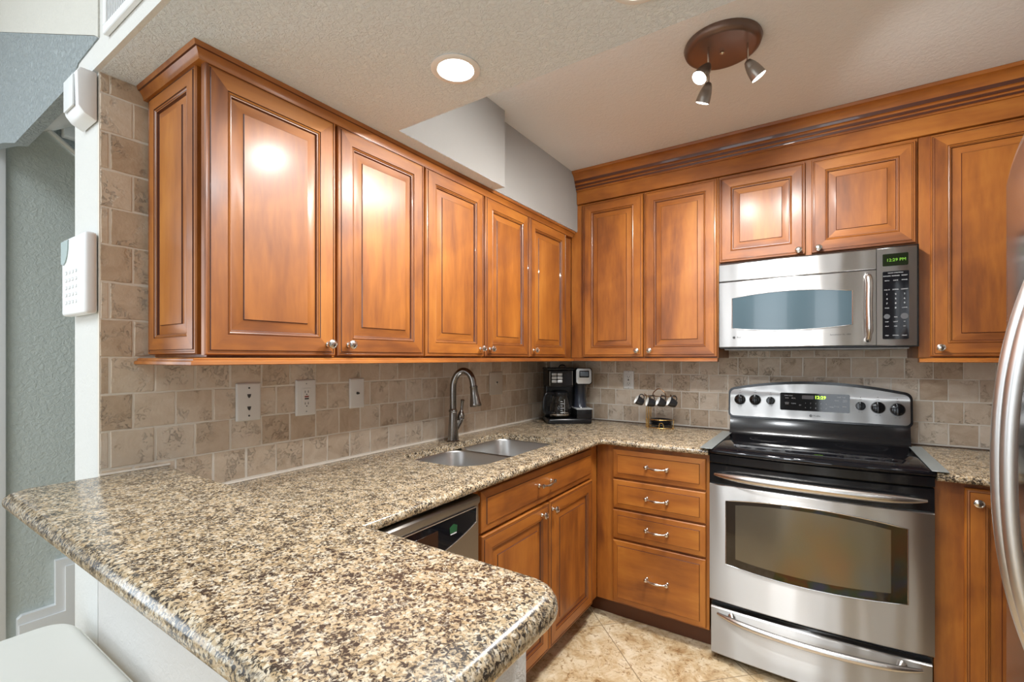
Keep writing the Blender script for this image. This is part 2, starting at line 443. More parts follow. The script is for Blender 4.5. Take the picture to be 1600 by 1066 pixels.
def face_y(x, y, z):      # text standing upright on a surface that faces -Y
    return Matrix.Translation((x, y, z)) @ Matrix.Rotation(PI/2, 4, 'X')
def face_x(x, y, z):      # text standing upright on a surface that faces +X
    return Matrix.Translation((x, y, z)) @ Matrix.Rotation(PI/2, 4, 'Z') @ Matrix.Rotation(PI/2, 4, 'X')

# local frame of every door / front: X to the right, Z up, faces -Y, back at y=0
DOORP = [(0, 0, 1), (0, 0.015, 1), (0.0025, 0.0185, 0), (0.006, 0.0185, 2), (0.0075, 0.0165, 0), (0.0115, 0.0175, 2), (0.0130, 0.0200, 0),
         (0.051, 0.0200, 2), (0.0525, 0.0175, 0), (0.0555, 0.0190, 0), (0.0575, 0.0180, 2), (0.0590, 0.0165, 0), (0.0610, 0.0160, 2), (0.0635, 0.0100, 0), (0.0660, 0.0100, 0),
         (0.0900, 0.0150, 2), (0.0920, 0.0180, 0)]
DRAWP = [(0, 0, 1), (0, 0.013, 1), (0.003, 0.0150, 0), (0.024, 0.0175, 2), (0.0260, 0.0205, 0)]
def panel_bm(w, h, prof, k=1.0):
    """materials: 0 vertical grain, 1 horizontal grain, 2 dark glaze.  Profile (inset, out, glazeflag)"""
    bm = B(); prev = None
    for i, (ins, out, fl) in enumerate(prof):
        ins = ins*k if ins > 0.014 else ins
        r = ring(bm, [(ins, -out, ins), (w-ins, -out, ins), (w-ins, -out, h-ins), (ins, -out, h-ins)])
        if prev:
            pf = prof[i-1][2]
            for q, f in enumerate(bridge(bm, prev, r)):
                f.material_index = 2 if pf == 2 else (1 if q in (0, 2) else 0)
        prev = r
    cap(bm, prev, 0 if h > w*0.75 else 1)
    cap(bm, [bm.verts[j] for j in range(0)] or ring(bm, [(0, 0, 0), (0, 0, h), (w, 0, h), (w, 0, 0)]), 0)
    return bm
def knob_bm():
    bm = B()
    lathe(bm, [(0.008, 0), (0.0085, 0.003), (0.0055, 0.006), (0.0048, 0.012), (0.0065, 0.016), (0.0125, 0.019), (0.0145, 0.022), (0.0140, 0.0255),
               (0.0105, 0.0275), (0.010, 0.0268), (0.0055, 0.0285), (0.001, 0.029)], axis=(0, -1, 0), n=20)
    for v in bm.verts: v.co.z *= 0.95
    return bm
def pull_bm(w=0.096):
    bm = B()
    for s in (-1, 1):
        lathe(bm, [(0.0075, 0), (0.008, 0.003), (0.005, 0.007), (0.0055, 0.016), (0.0085, 0.019), (0.0085, 0.025), (0.004, 0.028)], o=(s*w/2, 0, 0), axis=(0, -1, 0), n=14)
    pts = []; rr = []
    for k in range(17):
        t = -1 + 2*k/16
        pts.append((t*w/2*0.95, -0.021 - 0.008*(1-t*t), -0.003*(1-t*t))); rr.append(0.0032 + 0.0035*math.exp(-(t*2.6)**2) + 0.002*math.exp(-((abs(t)-0.85)*9)**2))
    tube(bm, pts, rr, 10)
    return bm
KN = {}
def add_knob(parent, x, z, out):
    if 'k' not in KN:
        o = obj('knob', knob_bm(), NICKEL, parent, (x, -out, z)); KN['k'] = o.data
    else:
        o = bpy.data.objects.new('knob', KN['k']); COL.objects.link(o); o.parent = parent; o.location = (x, -out, z)
    return o
def add_pull(parent, x, z, out):
    if 'p' not in KN:
        o = obj('pull_handle', pull_bm(), NICKEL, parent, (x, -out, z)); KN['p'] = o.data
    else:
        o = bpy.data.objects.new('pull_handle', KN['p']); COL.objects.link(o); o.parent = parent; o.location = (x, -out, z)
    return o
def door(parent, x0, x1, z0, z1, knob=None, y=0.0, name='door'):
    wv, hv = x1-x0, z1-z0
    k = 1.0 if wv > 0.3 else 0.85
    d = obj(name, panel_bm(wv, hv, DOORP, k), [WV, WH, GLZ], parent, (x0, y, z0), angle=25)
    if knob: add_knob(d, knob[0]-x0, knob[1]-z0, 0.0200)
    return d
def drawer(parent, x0, x1, z0, z1, px=None, pz=None, name='drawer'):
    d = obj(name, panel_bm(x1-x0, z1-z0, DRAWP), [WV, WH, GLZ], parent, (x0, 0, z0), angle=25)
    if px is not None: add_pull(d, px-x0, pz-z0, 0.0205)
    return d

# ------------------------------------------------------------------ setting
ZC = 2.052      # dropped ceiling
ZT = 2.385      # kitchen tray ceiling
YE = -2.392     # end of the left wall
bm = B(); box(bm, -4.2, 3.2, -7.4, 0.12, -0.06, 0.0); struct('floor', bm, FLOOR)
bm = B(); box(bm, -0.2, -0.012, YE, 0.0, 0, 3.0); struct('wall_left', bm, P_WHITE)
bm = B(); box(bm, -0.2, 2.78, 0.012, 0.12, 0, 3.0); struct('wall_back', bm, P_ROOM)
bm = B(); box(bm, 2.66, 2.78, YE, 0.012, 0, 3.0); struct('wall_right', bm, P_ROOM)
bm = B(); box(bm, -0.012, 1.20, YE, -2.232, 0, 0.964, 0.004); struct('wall_pony', bm, P_PONY)
# dropped ceiling with the ledge over the left cabinets
bm = B()
box(bm, -0.012, 2.66, YE+0.001, -1.742, ZC, 3.0)
struct('ceiling_dropped', bm, P_CEIL)
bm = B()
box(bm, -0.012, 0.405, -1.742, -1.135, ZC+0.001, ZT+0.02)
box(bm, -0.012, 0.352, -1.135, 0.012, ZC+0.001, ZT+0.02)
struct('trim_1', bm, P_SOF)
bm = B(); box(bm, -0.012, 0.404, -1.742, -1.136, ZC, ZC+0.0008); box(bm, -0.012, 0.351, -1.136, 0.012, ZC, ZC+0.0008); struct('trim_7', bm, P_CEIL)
bm = B(); box(bm, -0.012, 2.66, -1.742, 0.012, ZT, 3.0); struct('ceiling_tray', bm, P_TRAY)
bm = B(); box(bm, -0.2, 2.66, YE-0.010, YE+0.001, ZC, 3.0); struct('trim_2', bm, P_WHITE)
# made-up living room behind the camera, giving the stainless steel windows to reflect
bm = B(); box(bm, -4.2, 3.2, -7.4, YE-0.010, 3.0, 3.1); box(bm, -3.52, -2.3, YE-0.010, 0.12, 3.0, 3.1); struct('ceiling_living', bm, P_ROOM)
bm = B(); box(bm, 3.08, 3.2, -7.0, YE-0.002, 0, 3.0); struct('wall_living_right', bm, P_LIV)
bm = B(); box(bm, 2.78, 3.2, YE-0.002, YE+0.1, 0, 3.0); struct('wall_living_return', bm, P_LIV)
bm = B()
for a, b_, z0, z1 in ((-4.2, -1.5, 0, 3.0), (-0.6, 0.0, 0, 3.0), (0.9, 1.45, 0, 3.0), (2.05, 3.2, 0, 3.0), (-1.5, 2.1, 2.55, 3.0), (-1.5, 2.1, 0, 0.25)): box(bm, a, b_, -7.12, -7.0, z0, z1)
struct('wall_living_far', bm, P_LIV)
bm = B()
for xx, xw in ((-1.5, 0.9), (0.0, 0.9), (1.45, 0.6)):
    box(bm, xx, xx+0.05, -7.09, -7.03, 0.25, 2.55); box(bm, xx+xw-0.05, xx+xw, -7.09, -7.03, 0.25, 2.55)
    box(bm, xx, xx+xw, -7.09, -7.03, 2.50, 2.55); box(bm, xx, xx+xw, -7.09, -7.03, 0.25, 0.30); box(bm, xx, xx+xw, -7.08, -7.04, 1.38, 1.42)
struct('made_up_windows', bm, WHITE)  # unseen frames, added to be mirrored in the steel
bm = B()
for a, b_, z0, z1 in ((-7.0, -5.8, 0, 3.0), (-3.5, 0.12, 0, 3.0), (-5.8, -3.5, 2.5, 3.0), (-5.8, -3.5, 0, 0.5)): box(bm, -3.52, -3.4, a, b_, z0, z1)
struct('wall_living_left', bm, P_LIV)
# hallway and stair beside the kitchen
def poly_x(bm, pts, x0, x1):
    a = ring(bm, [(x0, p[0], p[1]) for p in pts]); b_ = ring(bm, [(x1, p[0], p[1]) for p in pts]); bridge(bm, a, b_); cap(bm, a); cap(bm, b_)
bm = B(); poly_x(bm, [(-2.335, 0), (-1.2, 0), (-1.2, 1.56), (-2.217, 2.357), (-2.335, 2.255)], -1.4, -1.5)
struct('wall_hall', bm, P_HALL)
bm = B(); tube(bm, [(-1.39, -2.213, 2.362), (-1.39, -1.2, 1.568)], 0.010, 6); struct('trim_3', bm, WHITE)
bm = B(); box(bm, -2.3, -2.2, -2.4, 0.0, 0, 3.2); struct('wall_stair', bm, P_HALLB)
bm = B(); box(bm, -2.2, -0.2, -0.9, -0.8, 0, 3.2); box(bm, -3.4, -2.3, -0.9, -0.8, 0, 3.0); struct('wall_hall_end', bm, P_HALLB)
bm = B(); box(bm, -1.50, -1.38, -2.42, -2.337, 0, 2.235, 0.004); struct('trim_4', bm, WHITE)
bm = B()
poly_x(bm, [(-2.305, 0), (-1.2, 0), (-1.2, 0.380), (-2.182, 0.380), (-2.182, 0.178), (-2.290, 0.178), (-2.305, 0.165)], -1.4, -1.374)
poly_x(bm, [(-2.30, 0), (-1.2, 0), (-1.2, 0.345), (-2.150, 0.345), (-2.150, 0.140), (-2.30, 0.140)], -1.374, -1.366)
struct('baseboard_hall', bm, WHITE)
# face of the stair over the hallway opening, the wall above it and the sloping underside behind
bm = B()
prism(bm, [(-0.17, 2.072), (-0.12, 2.108), (0.037, 2.116), (0.013, 2.130), (-1.077, 2.562), (-1.6, 2.77), (-1.6, 2.24), (-0.99, 2.115), (-0.825, 2.072)], -2.405, -2.372)
struct('wall_stair_face', bm, P_HALLB)
bm = B()
prism(bm, [(0.042, 2.116), (0.042, 3.0), (-1.6, 3.0), (-1.6, 2.771), (-1.077, 2.563), (0.014, 2.131)], -2.406, -2.372)
struct('wall_over_hall', bm, P_WARM)
bm = B()
v = [bm.verts.new(p) for p in ((-0.201, -2.372, 2.072), (-0.825, -2.372, 2.072), (-1.4, -2.34, 2.250), (-1.4, -0.9, 3.30), (-0.201, -0.9, 3.12), (-2.2, -2.34, 2.41), (-2.2, -0.9, 3.45))]
for q in ((0, 1, 2), (0, 2, 3, 4), (2, 5, 6, 3)): bm.faces.new([v[k] for k in q])
r_ = bmesh.ops.extrude_face_region(bm, geom=bm.faces[:])
for e in r_['geom']:
    if isinstance(e, bmesh.types.BMVert): e.co.z += 0.05
struct('ceiling_stair', bm, P_WARM)

# tumbled travertine backsplash: every tile is real geometry in one surface mesh per wall
def tiles(name, rows, cols_a, cols_b, lim, to3, label, holes=()):
    bm = B(); cl = bm.loops.layers.float_color.new('tint')
    u0, u1, zlo, zhi_fn = lim
    rnd = random.Random(name + 'q2')
    g = 0.0015
    for i, (za, zb) in enumerate(rows):
        cs = cols_a if i % 2 == 0 else cols_b
        for a, b_ in zip(cs[:-1], cs[1:]):
            x0 = max(a, u0); x1 = min(b_, u1); z0 = max(za, zlo); z1 = min(zb, zhi_fn(x0))
            if z1 > 1.41: x1 = min(x1, -2.266)
            if z0 < 1.40 < z1 and x1 > -2.25: z1 = 1.40
            if x1-x0 < 0.012 or z1-z0 < 0.012: continue
            j = lambda s=0.0010: rnd.uniform(-s, s)
            X0, X1, Z0, Z1 = x0+g+j(), x1-g+j(), z0+g+j(), z1-g+j()
            if X1-X0 < 0.01: continue
            t = rnd.random(); col = (t, rnd.random(), rnd.random(), 1)
            # a small wavy ring of points
            def rg(ins, d):
                out = []
                n = 3
                cor = [(X0+ins, Z0+ins), (X1-ins, Z0+ins), (X1-ins, Z1-ins), (X0+ins, Z1-ins)]
                for c in range(4):
                    p = cor[c]; q = cor[(c+1) % 4]
                    for k in range(n):
                        f = k/n
                        out.append((p[0]+(q[0]-p[0])*f, p[1]+(q[1]-p[1])*f))
                return out
            w1 = [(j(0.0010), j(0.0010)) for _ in range(12)]
            p0 = rg(0, 0); p1 = rg(0.0022, 0)
            dep = rnd.uniform(-0.0006, 0.0006)
            ra = ring(bm, [to3(p[0]+q[0], p[1]+q[1], -0.011) for p, q in zip(p0, w1)])
            rb = ring(bm, [to3(p[0]+q[0], p[1]+q[1], -0.0022+dep) for p, q in zip(p0, w1)])
            rc = ring(bm, [to3(p[0]+q[0]*.7, p[1]+q[1]*.7, 0.0+dep) for p, q in zip(p1, w1)])
            fs = bridge(bm, ra, rb) + bridge(bm, rb, rc) + [cap(bm, rc)]
            for f in fs:
                for l in f.loops: l[cl] = col
    # grout bed
    ng = len(bm.faces)
    zh = zhi_fn((u0+u1)/2)
    segs = [(u0, u1, zlo, 1.40)] + ([(u0, -2.264, 1.40, ZC)] if name == 'L' else [])
    for a, b_, c, d in segs:
        r1 = ring(bm, [to3(a, c, -0.0012), to3(b_, c, -0.0012), to3(b_, d, -0.0012), to3(a, d, -0.0012)])
        r2 = ring(bm, [to3(a, c, -0.0115), to3(b_, c, -0.0115), to3(b_, d, -0.0115), to3(a, d, -0.0115)])
        for f in [cap(bm, r1, 1)] + bridge(bm, r1, r2, 1): f.material_index = 1
    o = obj('tile_backsplash', bm, [TILE, GROUT], angle=12)
    tag(o, label, 'backsplash')
rz = [0.824 + 0.098*k for k in range(14)]
rowsL = list(zip(rz[:-1], rz[1:]))
pa = [-2.371 + 0.0995*k for k in range(-2, 26)]; pb = [-2.321 + 0.0995*k for k in range(-2, 26)]
tiles('L', rowsL, pa, pb, (YE, 0.0, 0.914, lambda u: 1.40 if u > -2.27 else ZC), lambda u, z, d: (d, u, z),
      'beige tumbled stone tile backsplash on the sink wall, running up beside the cabinets')
qa = [0.018 + 0.10*k for k in range(-1, 26)]; qb = [0.068 + 0.10*k for k in range(-1, 26)]
tiles('Bk', rowsL, qb, qa, (0.0, 2.5, 0.914, lambda u: 1.40), lambda u, z, d: (u, -d, z),
      'beige tumbled stone tile backsplash on the wall behind the range')
bm = B()
tube(bm, [(0.002, -2.23, 0.916), (0.002, -0.004, 0.916)], 0.004, 6); tube(bm, [(0.002, YE, 1.007), (0.002, -2.236, 1.007)], 0.004, 6)
struct('trim_5', bm, CAULK)
bm = B(); tube(bm, [(0.004, -0.002, 0.9155), (1.14, -0.002, 0.9155)], 0.0035, 6); tube(bm, [(1.89, -0.002, 0.9155), (2.4, -0.002, 0.9155)], 0.0035, 6)
struct('trim_6', bm, CAULKD)

# ------------------------------------------------------------------ wall cabinets
UX = 0.310      # face frame plane of the left run; doors stand 20 mm proud
def cab_box(parent, w_, d, z0, z1, name='carcass'):
    bm = B(); box(bm, 0, w_, 0.0, d, z0, z1, 0.0015, 1); return obj(name, bm, [WV], parent)
def upper(label, origin, rz, w_, z0, z1, doors, depth=0.305, cabname='wall_cabinet', grp=None):
    t = thing(cabname, label, 'cabinet', origin, rz, grp)
    cab_box(t, w_, depth, z0, z1)
    for d in doors: door(t, *d)
    return t
rzL = PI/2      # local X -> +Y, local -Y -> +X
# local x = y - y0
def lrun(y0, y1, doors, label, z0=1.312, z1=2.045):
    ds = [(a-y0, b-y0, 1.318, 2.024, (k-y0, 1.352)) for a, b, k in doors]
    return upper(label, (UX, y0, 0), rzL, y1-y0, z0, z1, ds, depth=0.309)
ca = lrun(-2.272, -1.5455, [(-2.284, -1.925, -1.952), (-1.917, -1.549, -1.880)], 'wood wall cabinet with two wide doors at the open left end of the sink wall')
# raised side panel of the end cabinet, facing the living room
sp = obj('side_panel', panel_bm(0.286, 0.704, DOORP, 0.85), [WV, WH, GLZ], ca, (-0.0005, 0.300, 1.320), (0, 0, -PI/2), angle=25)
lrun(-1.5445, -0.8085, [(-1.540, -1.182, -1.211), (-1.173, -0.812, -1.143)], 'wood wall cabinet with two doors above the sink, left of the corner cabinet')
lrun(-0.8075, -0.3055, [(-0.803, -0.405, -0.770)], 'narrow single door wood wall cabinet at the inner corner above the coffee maker')
# back run, face frame plane y=-0.305
UY = -0.305
def brun(x0, x1, z0, z1, doors, label):
    ds = [(a-x0, b-x0, c, d, (k-x0, kz)) for a, b, c, d, k, kz in doors]
    return upper(label, (x0, UY, 0), 0, x1-x0, z0, z1, ds, depth=0.304)
cb = brun(0.3115, 1.1225, 1.312, 2.2075, [(0.395, 0.746, 1.318, 2.199, 0.718, 1.352), (0.754, 1.117, 1.318, 2.199, 0.787, 1.352)],
     'tall two door wall cabinet between the corner and the microwave')
brun(1.1235, 1.8755, 1.768, 2.2075, [(1.129, 1.487, 1.780, 2.194, 1.463, 1.797), (1.511, 1.867, 1.780, 2.194, 1.538, 1.797)],
     'short two door wood wall cabinet directly above the microwave')
brun(1.8765, 2.40, 1.312, 2.2075, [(1.912, 2.34, 1.318, 2.199, 1.940, 1.352)], 'tall single door wood wall cabinet right of the microwave')
# frieze, crown and light rail
bm = B(); box(bm, 0.3535, 2.64, -0.318, -0.02, 2.2085, 2.30, 0.002, 1)
fz = obj('frieze_board', bm, [WH]); tag(fz, 'plain wood frieze board running above the back wall cabinets', 'trim board')
CROWN = [(0.0, -0.102), (0.006, -0.102), (0.006, -0.094), (0.010, -0.094), (0.012, -0.086), (0.012, -0.080), (0.018, -0.080), (0.020, -0.070), (0.020, -0.062), (0.026, -0.060),
         (0.030, -0.046), (0.040, -0.026), (0.056, -0.014), (0.062, -0.013), (0.064, -0.003), (0.066, 0.0), (0.0, 0.0)]
gl = [0]*len(CROWN)
for k in (3, 6, 9): gl[k] = 1
bm = B(); sweep(bm, [(0.3535, -0.3185), (2.64, -0.3185)], [(o, ZT-0.001+z) for o, z in CROWN], mis=gl)
cw = obj('crown_moulding', bm, [WH, GLZ], angle=30); tag(cw, 'deep stepped wood crown moulding under the tan kitchen ceiling', 'moulding')
CR2 = [(0.0, -0.034), (0.020, -0.034), (0.021, -0.028), (0.023, -0.022), (0.027, -0.015), (0.029, -0.012), (0.033, -0.011), (0.035, -0.004), (0.036, 0.0), (0.0, 0.0)]
gl = [0]*len(CR2); gl[5] = 1
bm = B(); sweep(bm, [(0.001, -2.2780), (0.3105, -2.2780), (0.3105, -0.3185)], [(o, ZC-0.0005+z) for o, z in CR2], mis=gl)
cw = obj('crown_moulding', bm, [WHY, GLZ], angle=30); tag(cw, 'slim wood crown moulding along the sink wall cabinets under the white textured ceiling', 'moulding')
RAIL = [(-0.012, -0.001), (0.022, -0.001), (0.026, -0.004), (0.026, -0.007), (0.033, -0.010), (0.034, -0.017), (0.030, -0.019), (-0.012, -0.019)]
bm = B(); sweep(bm, [(0.001, -2.2860), (0.3105, -2.2860), (0.3105, -0.3055)], [(o, 1.312+z) for o, z in RAIL])
lr = obj('light_rail', bm, [WHY], angle=30); tag(lr, 'thin wood light rail under the sink wall cabinets', 'moulding')
bm = B(); sweep(bm, [(0.345, -0.3055), (1.1225, -0.3055)], [(o, 1.312+z) for o, z in RAIL])
lr = obj('light_rail', bm, [WH], angle=30); tag(lr, 'thin wood light rail under the back cabinet left of the microwave', 'moulding')
bm = B(); sweep(bm, [(1.8765, -0.3055), (2.40, -0.3055)], [(o, 1.312+z) for o, z in RAIL])
lr = obj('light_rail', bm, [WH], angle=30); tag(lr, 'thin wood light rail under the back cabinet right of the microwave', 'moulding')

# ------------------------------------------------------------------ base cabinets
BXF = 0.597; BYF = -0.590
t = thing('sink_base_cabinet', 'wood base cabinet under the sink with one wide false drawer and two doors', 'cabinet', (BXF, -1.605, 0), rzL)
bm = B(); box(bm, 0, 1.0145, 0, 0.02, 0.1, 0.882, 0.001, 1); box(bm, 0, 1.0145, 0.02, 0.58, 0.1, 0.66, 0, 1); obj('carcass', bm, [WV], t)
bm = B(); box(bm, 0.0, 1.08, 0.07, 0.09, 0.0, 0.0995); obj('toe_kick', bm, [WD], t)
drawer(t, 0.033, 0.919, 0.728, 0.866, 0.447, 0.806, name='false_drawer')
door(t, 0.033, 0.4855, 0.109, 0.7175, (0.421, 0.684)); door(t, 0.4915, 0.919, 0.109, 0.7175, (0.491+0.022, 0.684))
t = thing('drawer_cabinet', 'wood base cabinet with a stack of four drawers left of the range', 'cabinet', (0.598, BYF, 0), 0)
bm = B(); box(bm, 0, 0.5365, 0, 0.57, 0.1, 0.882, 0.001, 1); obj('carcass', bm, [WV], t)
bm = B(); box(bm, -0.068, 0.5365, 0.068, 0.088, 0.0, 0.0995); obj('toe_kick', bm, [WD], t)
for z0, z1 in ((0.7235, 0.8625), (0.575, 0.7135), (0.426, 0.565), (0.112, 0.415)):
    drawer(t, 0.689-0.598, 1.1206-0.598, z0, z1, 0.908-0.598, (z0+z1)/2+0.003)
t = thing('base_cabinet', 'wood base cabinet right of the range, half hidden by the refrigerator handle', 'cabinet', (1.8815, BYF, 0), 0)
bm = B(); box(bm, 0, 0.52, 0, 0.57, 0.1, 0.882, 0.001, 1); obj('carcass', bm, [WV], t)
bm = B(); box(bm, 0.0, 0.52, 0.068, 0.088, 0.0, 0.0995); obj('toe_kick', bm, [WD], t)
door(t, 0.078, 0.50, 0.112, 0.8655, (0.109, 0.822))

# ------------------------------------------------------------------ granite
CT = 0.914; CB = 0.884
outer = [(-0.008, -2.2315), (0.645, -2.2315)]
outer += [(0.645, -0.668)] + [(0.645 + 0.028 - 0.028*math.cos(R(a)), -0.668 + 0.028*math.sin(R(a))) for a in (30, 60)] + [(0.673, -0.640)]
outer += [(1.137, -0.640), (1.137, 0.008), (-0.008, 0.008)]
rad = [0.0, 0.015, 0.015, 0.015, 0.015, 0.015, 0.0, 0.0, 0.0]
def rrect4(x0, x1, y0, y1, r, n=7):
    out = []
    for cx, cy, a0, q in ((x1-r[0], y1-r[0], 0, r[0]), (x0+r[1], y1-r[1], 90, r[1]), (x0+r[2], y0+r[2], 180, r[2]), (x1-r[3], y0+r[3], 270, r[3])):
        for k in range(n+1): a = R(a0+90*k/n); out.append((cx + q*math.cos(a), cy + q*math.sin(a)))
    return out
hole = rrect4(0.126, 0.512, -1.500, -0.768, (0.05, 0.05, 0.05, 0.13))
bm = B(); slab(bm, outer, rad, CB, CT, [hole])
o = obj('granite_countertop', bm, [GRAN], angle=50); tag(o, 'speckled tan granite worktop running from the breakfast bar around the corner to the range', 'countertop')
bm = B(); slab(bm, [(1.884, -0.650), (2.42, -0.650), (2.42, 0.008), (1.884, 0.008)], [0.015, 0, 0, 0], CB, CT)
o = obj('granite_countertop', bm, [GRAN], angle=50); tag(o, 'short speckled granite worktop between the range and the refrigerator', 'countertop')
# raised bar top
def corner(cx, cy, r, a0, n=7): return [(cx + r*math.cos(R(a0+90*k/n)), cy + r*math.sin(R(a0+90*k/n))) for k in range(n+1)]
bar = [(0.030, -2.568)] + corner(1.262-0.075, -2.568+0.075, 0.075, 270) + corner(1.262-0.075, -2.232-0.075, 0.075, 0) + [(0.0, -2.232), (0.0, -2.45)]
bar = [(0.0, -2.232), (0.0, YE), (-0.19, YE)]
bar = [(0.004, -2.232), (0.004, -2.55), (0.022, -2.568)] + corner(1.275-0.06, -2.568+0.06, 0.06, 270) + corner(1.275-0.06, -2.232-0.06, 0.06, 0)
bar = bar[::1]
bm = B(); slab(bm, bar, [0.0, 0.02, 0.02] + [0.02]*(len(bar)-3), 0.965, 1.005, seg=8)
o = obj('breakfast_bar_top', bm, [GRAN], angle=50); tag(o, 'raised speckled granite breakfast bar with a rounded end, in the foreground', 'bar top')

# ------------------------------------------------------------------ sink and faucet
t = thing('sink', 'double bowl stainless undermount sink below the faucet', 'sink', (0.325, -1.125, CB-0.001))
def bowl(x0, x1, y0, y1, dep):
    bm = B(); prev = None
    for ins, z, r in ((-0.016, 0.0, 0.09), (0.0, 0.0, 0.075), (0.003, -0.006, 0.073), (0.008, -dep+0.03, 0.066), (0.018, -dep+0.008, 0.055), (0.04, -dep, 0.04)):
        r_ = ring(bm, [(p[0], p[1], z) for p in rrect(x0+ins, x1-ins, y0+ins, y1-ins, r, 6)])
        if prev: bridge(bm, prev, r_)
        prev = r_
    cap(bm, prev); return bm
b1 = obj('basin', bowl(-0.202, 0.190, -0.378, -0.012, 0.19), [STEELS], t, angle=60, recalc=False)
b2 = obj('basin', bowl(-0.202, 0.190, 0.012, 0.360, 0.17), [STEELS], t, angle=60, recalc=False)
for bb, yy, zz in ((b1, -0.18, -0.19), (b2, 0.18, -0.17)):
    bm = B(); lathe(bm, [(0.042, 0.0), (0.043, 0.003), (0.030, 0.003), (0.027, -0.002), (0.004, 0.002), (0.001, 0.004)], o=(0, yy, zz+0.0005), n=20); obj('strainer', bm, [NICKEL], bb)
t = thing('faucet', 'dark nickel gooseneck pull down kitchen faucet behind the sink', 'faucet', (0.085, -1.105, CT))
bm = B(); lathe(bm, [(0.030, 0), (0.031, 0.004), (0.026, 0.008), (0.0245, 0.04), (0.019, 0.11), (0.0175, 0.138), (0.0205, 0.142), (0.0205, 0.148), (0.017, 0.153), (0.015, 0.157)], n=24)
obj('body', bm, [FAUCET], t)
dx, dy = 0.95, 0.30
bm = B(); P = [(0, 0.150), (0, 0.255), (0.006, 0.290), (0.024, 0.322), (0.052, 0.337), (0.080, 0.326), (0.097, 0.300), (0.104, 0.262)]
tube(bm, spline([(x*dx, x*dy, z) for x, z in P], 6), 0.0155, 16)
obj('spout', bm, [FAUCET], t)
bm = B(); lathe(bm, [(0.0165, 0), (0.0185, 0.002), (0.0185, 0.008), (0.017, 0.012), (0.0195, 0.045), (0.026, 0.082), (0.0275, 0.092), (0.026, 0.096), (0.021, 0.097)], o=(0.104*dx, 0.104*dy, 0.266), axis=(0.12*dx, 0.12*dy, -0.99), n=20)
obj('spray_head', bm, [FAUCET], t)
bm = B(); q = Vector((0.30, 0.95, 0)).normalized()
tube(bm, [Vector((0, 0, 0.050))+q*0.010, q*0.026+Vector((0, 0, 0.075)), q*0.042+Vector((0, 0, 0.102))], [0.013, 0.0135, 0.0145], 14)
lathe(bm, [(0.0145, 0), (0.0175, 0.004), (0.0175, 0.02), (0.012, 0.034), (0.0075, 0.042), (0.0065, 0.06), (0.0085, 0.088), (0.010, 0.092), (0.008, 0.096)], o=q*0.042+Vector((0, 0, 0.102)), axis=(0.05, 0.10, 1), n=16)
obj('lever_handle', bm, [FAUCET], t)

# ------------------------------------------------------------------ dishwasher
t = thing('dishwasher', 'stainless dishwasher with black control panel, tucked behind the breakfast bar', 'dishwasher', (0.60, -2.208, 0), rzL)
DW = 0.597
bm = B(); box(bm, 0.004, DW-0.004, 0.0, 0.56, 0.10, 0.878, 0.001, 1); obj('tub', bm, [BLKP], t)
bm = B()
prof = [(0.0, 0.10), (-0.030, 0.10), (-0.034, 0.11), (-0.034, 0.842), (-0.040, 0.850), (-0.041, 0.866), (-0.030, 0.873), (0.0, 0.873)]
a = ring(bm, [(0.006, y, z) for y, z in prof]); b_ = ring(bm, [(DW-0.006, y, z) for y, z in prof]); bridge(bm, a, b_); cap(bm, a); cap(bm, b_)
dwd = obj('door', bm, [STEELD], t)
pts = []
for k in range(25):
    x = 0.02 + (DW-0.04)*k/24; u = 2*k/24-1
    pts.append((x, 0.738 + 0.052*abs(u)**2.2))
pts = [(0.02, 0.838)] + pts + [(DW-0.02, 0.838)]
pts = pts[::-1]
bm = B(); prism(bm, pts, -0.0362, -0.033); cp = obj('control_panel', bm, [BLKG], dwd)
bm = B()
rim = [(p[0], -0.0365, p[1]) for p in pts]; tube(bm, rim, 0.0018, 6, closed=True); obj('panel_trim', bm, [STEELH], dwd)
bm = B(); box(bm, 0.30, 0.40, -0.0372, -0.0360, 0.765, 0.815, 0.0005, 1); obj('display', bm, [AMBER], dwd)
bm = B()
for x, s in ((0.265, 'START'), (0.315, 'HEATED'), (0.365, 'NORMAL')):
    text_bm(bm, s, 0.008, face_y(x, -0.0378, 0.758)); 
text_bm(bm, 'RESET', 0.008, face_y(0.22, -0.0378, 0.752))
obj('marking', bm, [TXTW], dwd)
bm = B(); prism(bm, [(0.452, 0.790), (0.482, 0.790), (0.484, 0.808), (0.468, 0.815), (0.450, 0.808)][::-1], -0.0372, -0.0360)
obj('indicator_label', bm, [GREEND], dwd)
bm = B(); box(bm, 0.453, 0.480, -0.0378, -0.0370, 0.7855, 0.7885); obj('label_bar', bm, [TXTW], dwd)

# ------------------------------------------------------------------ range
RX0, RX1 = 1.1425, 1.8790
RW = RX1-RX0
t = thing('range', 'freestanding electric range with black glass cooktop and stainless oven door', 'range', (RX0, 0, 0))
RNG = t
bm = B(); box(bm, 0.0, RW, -0.600, -0.02, 0.03, 0.900, 0.002, 1); box(bm, 0.03, RW-0.03, -0.57, -0.05, 0.0, 0.03)
obj('body', bm, [BLK], t)
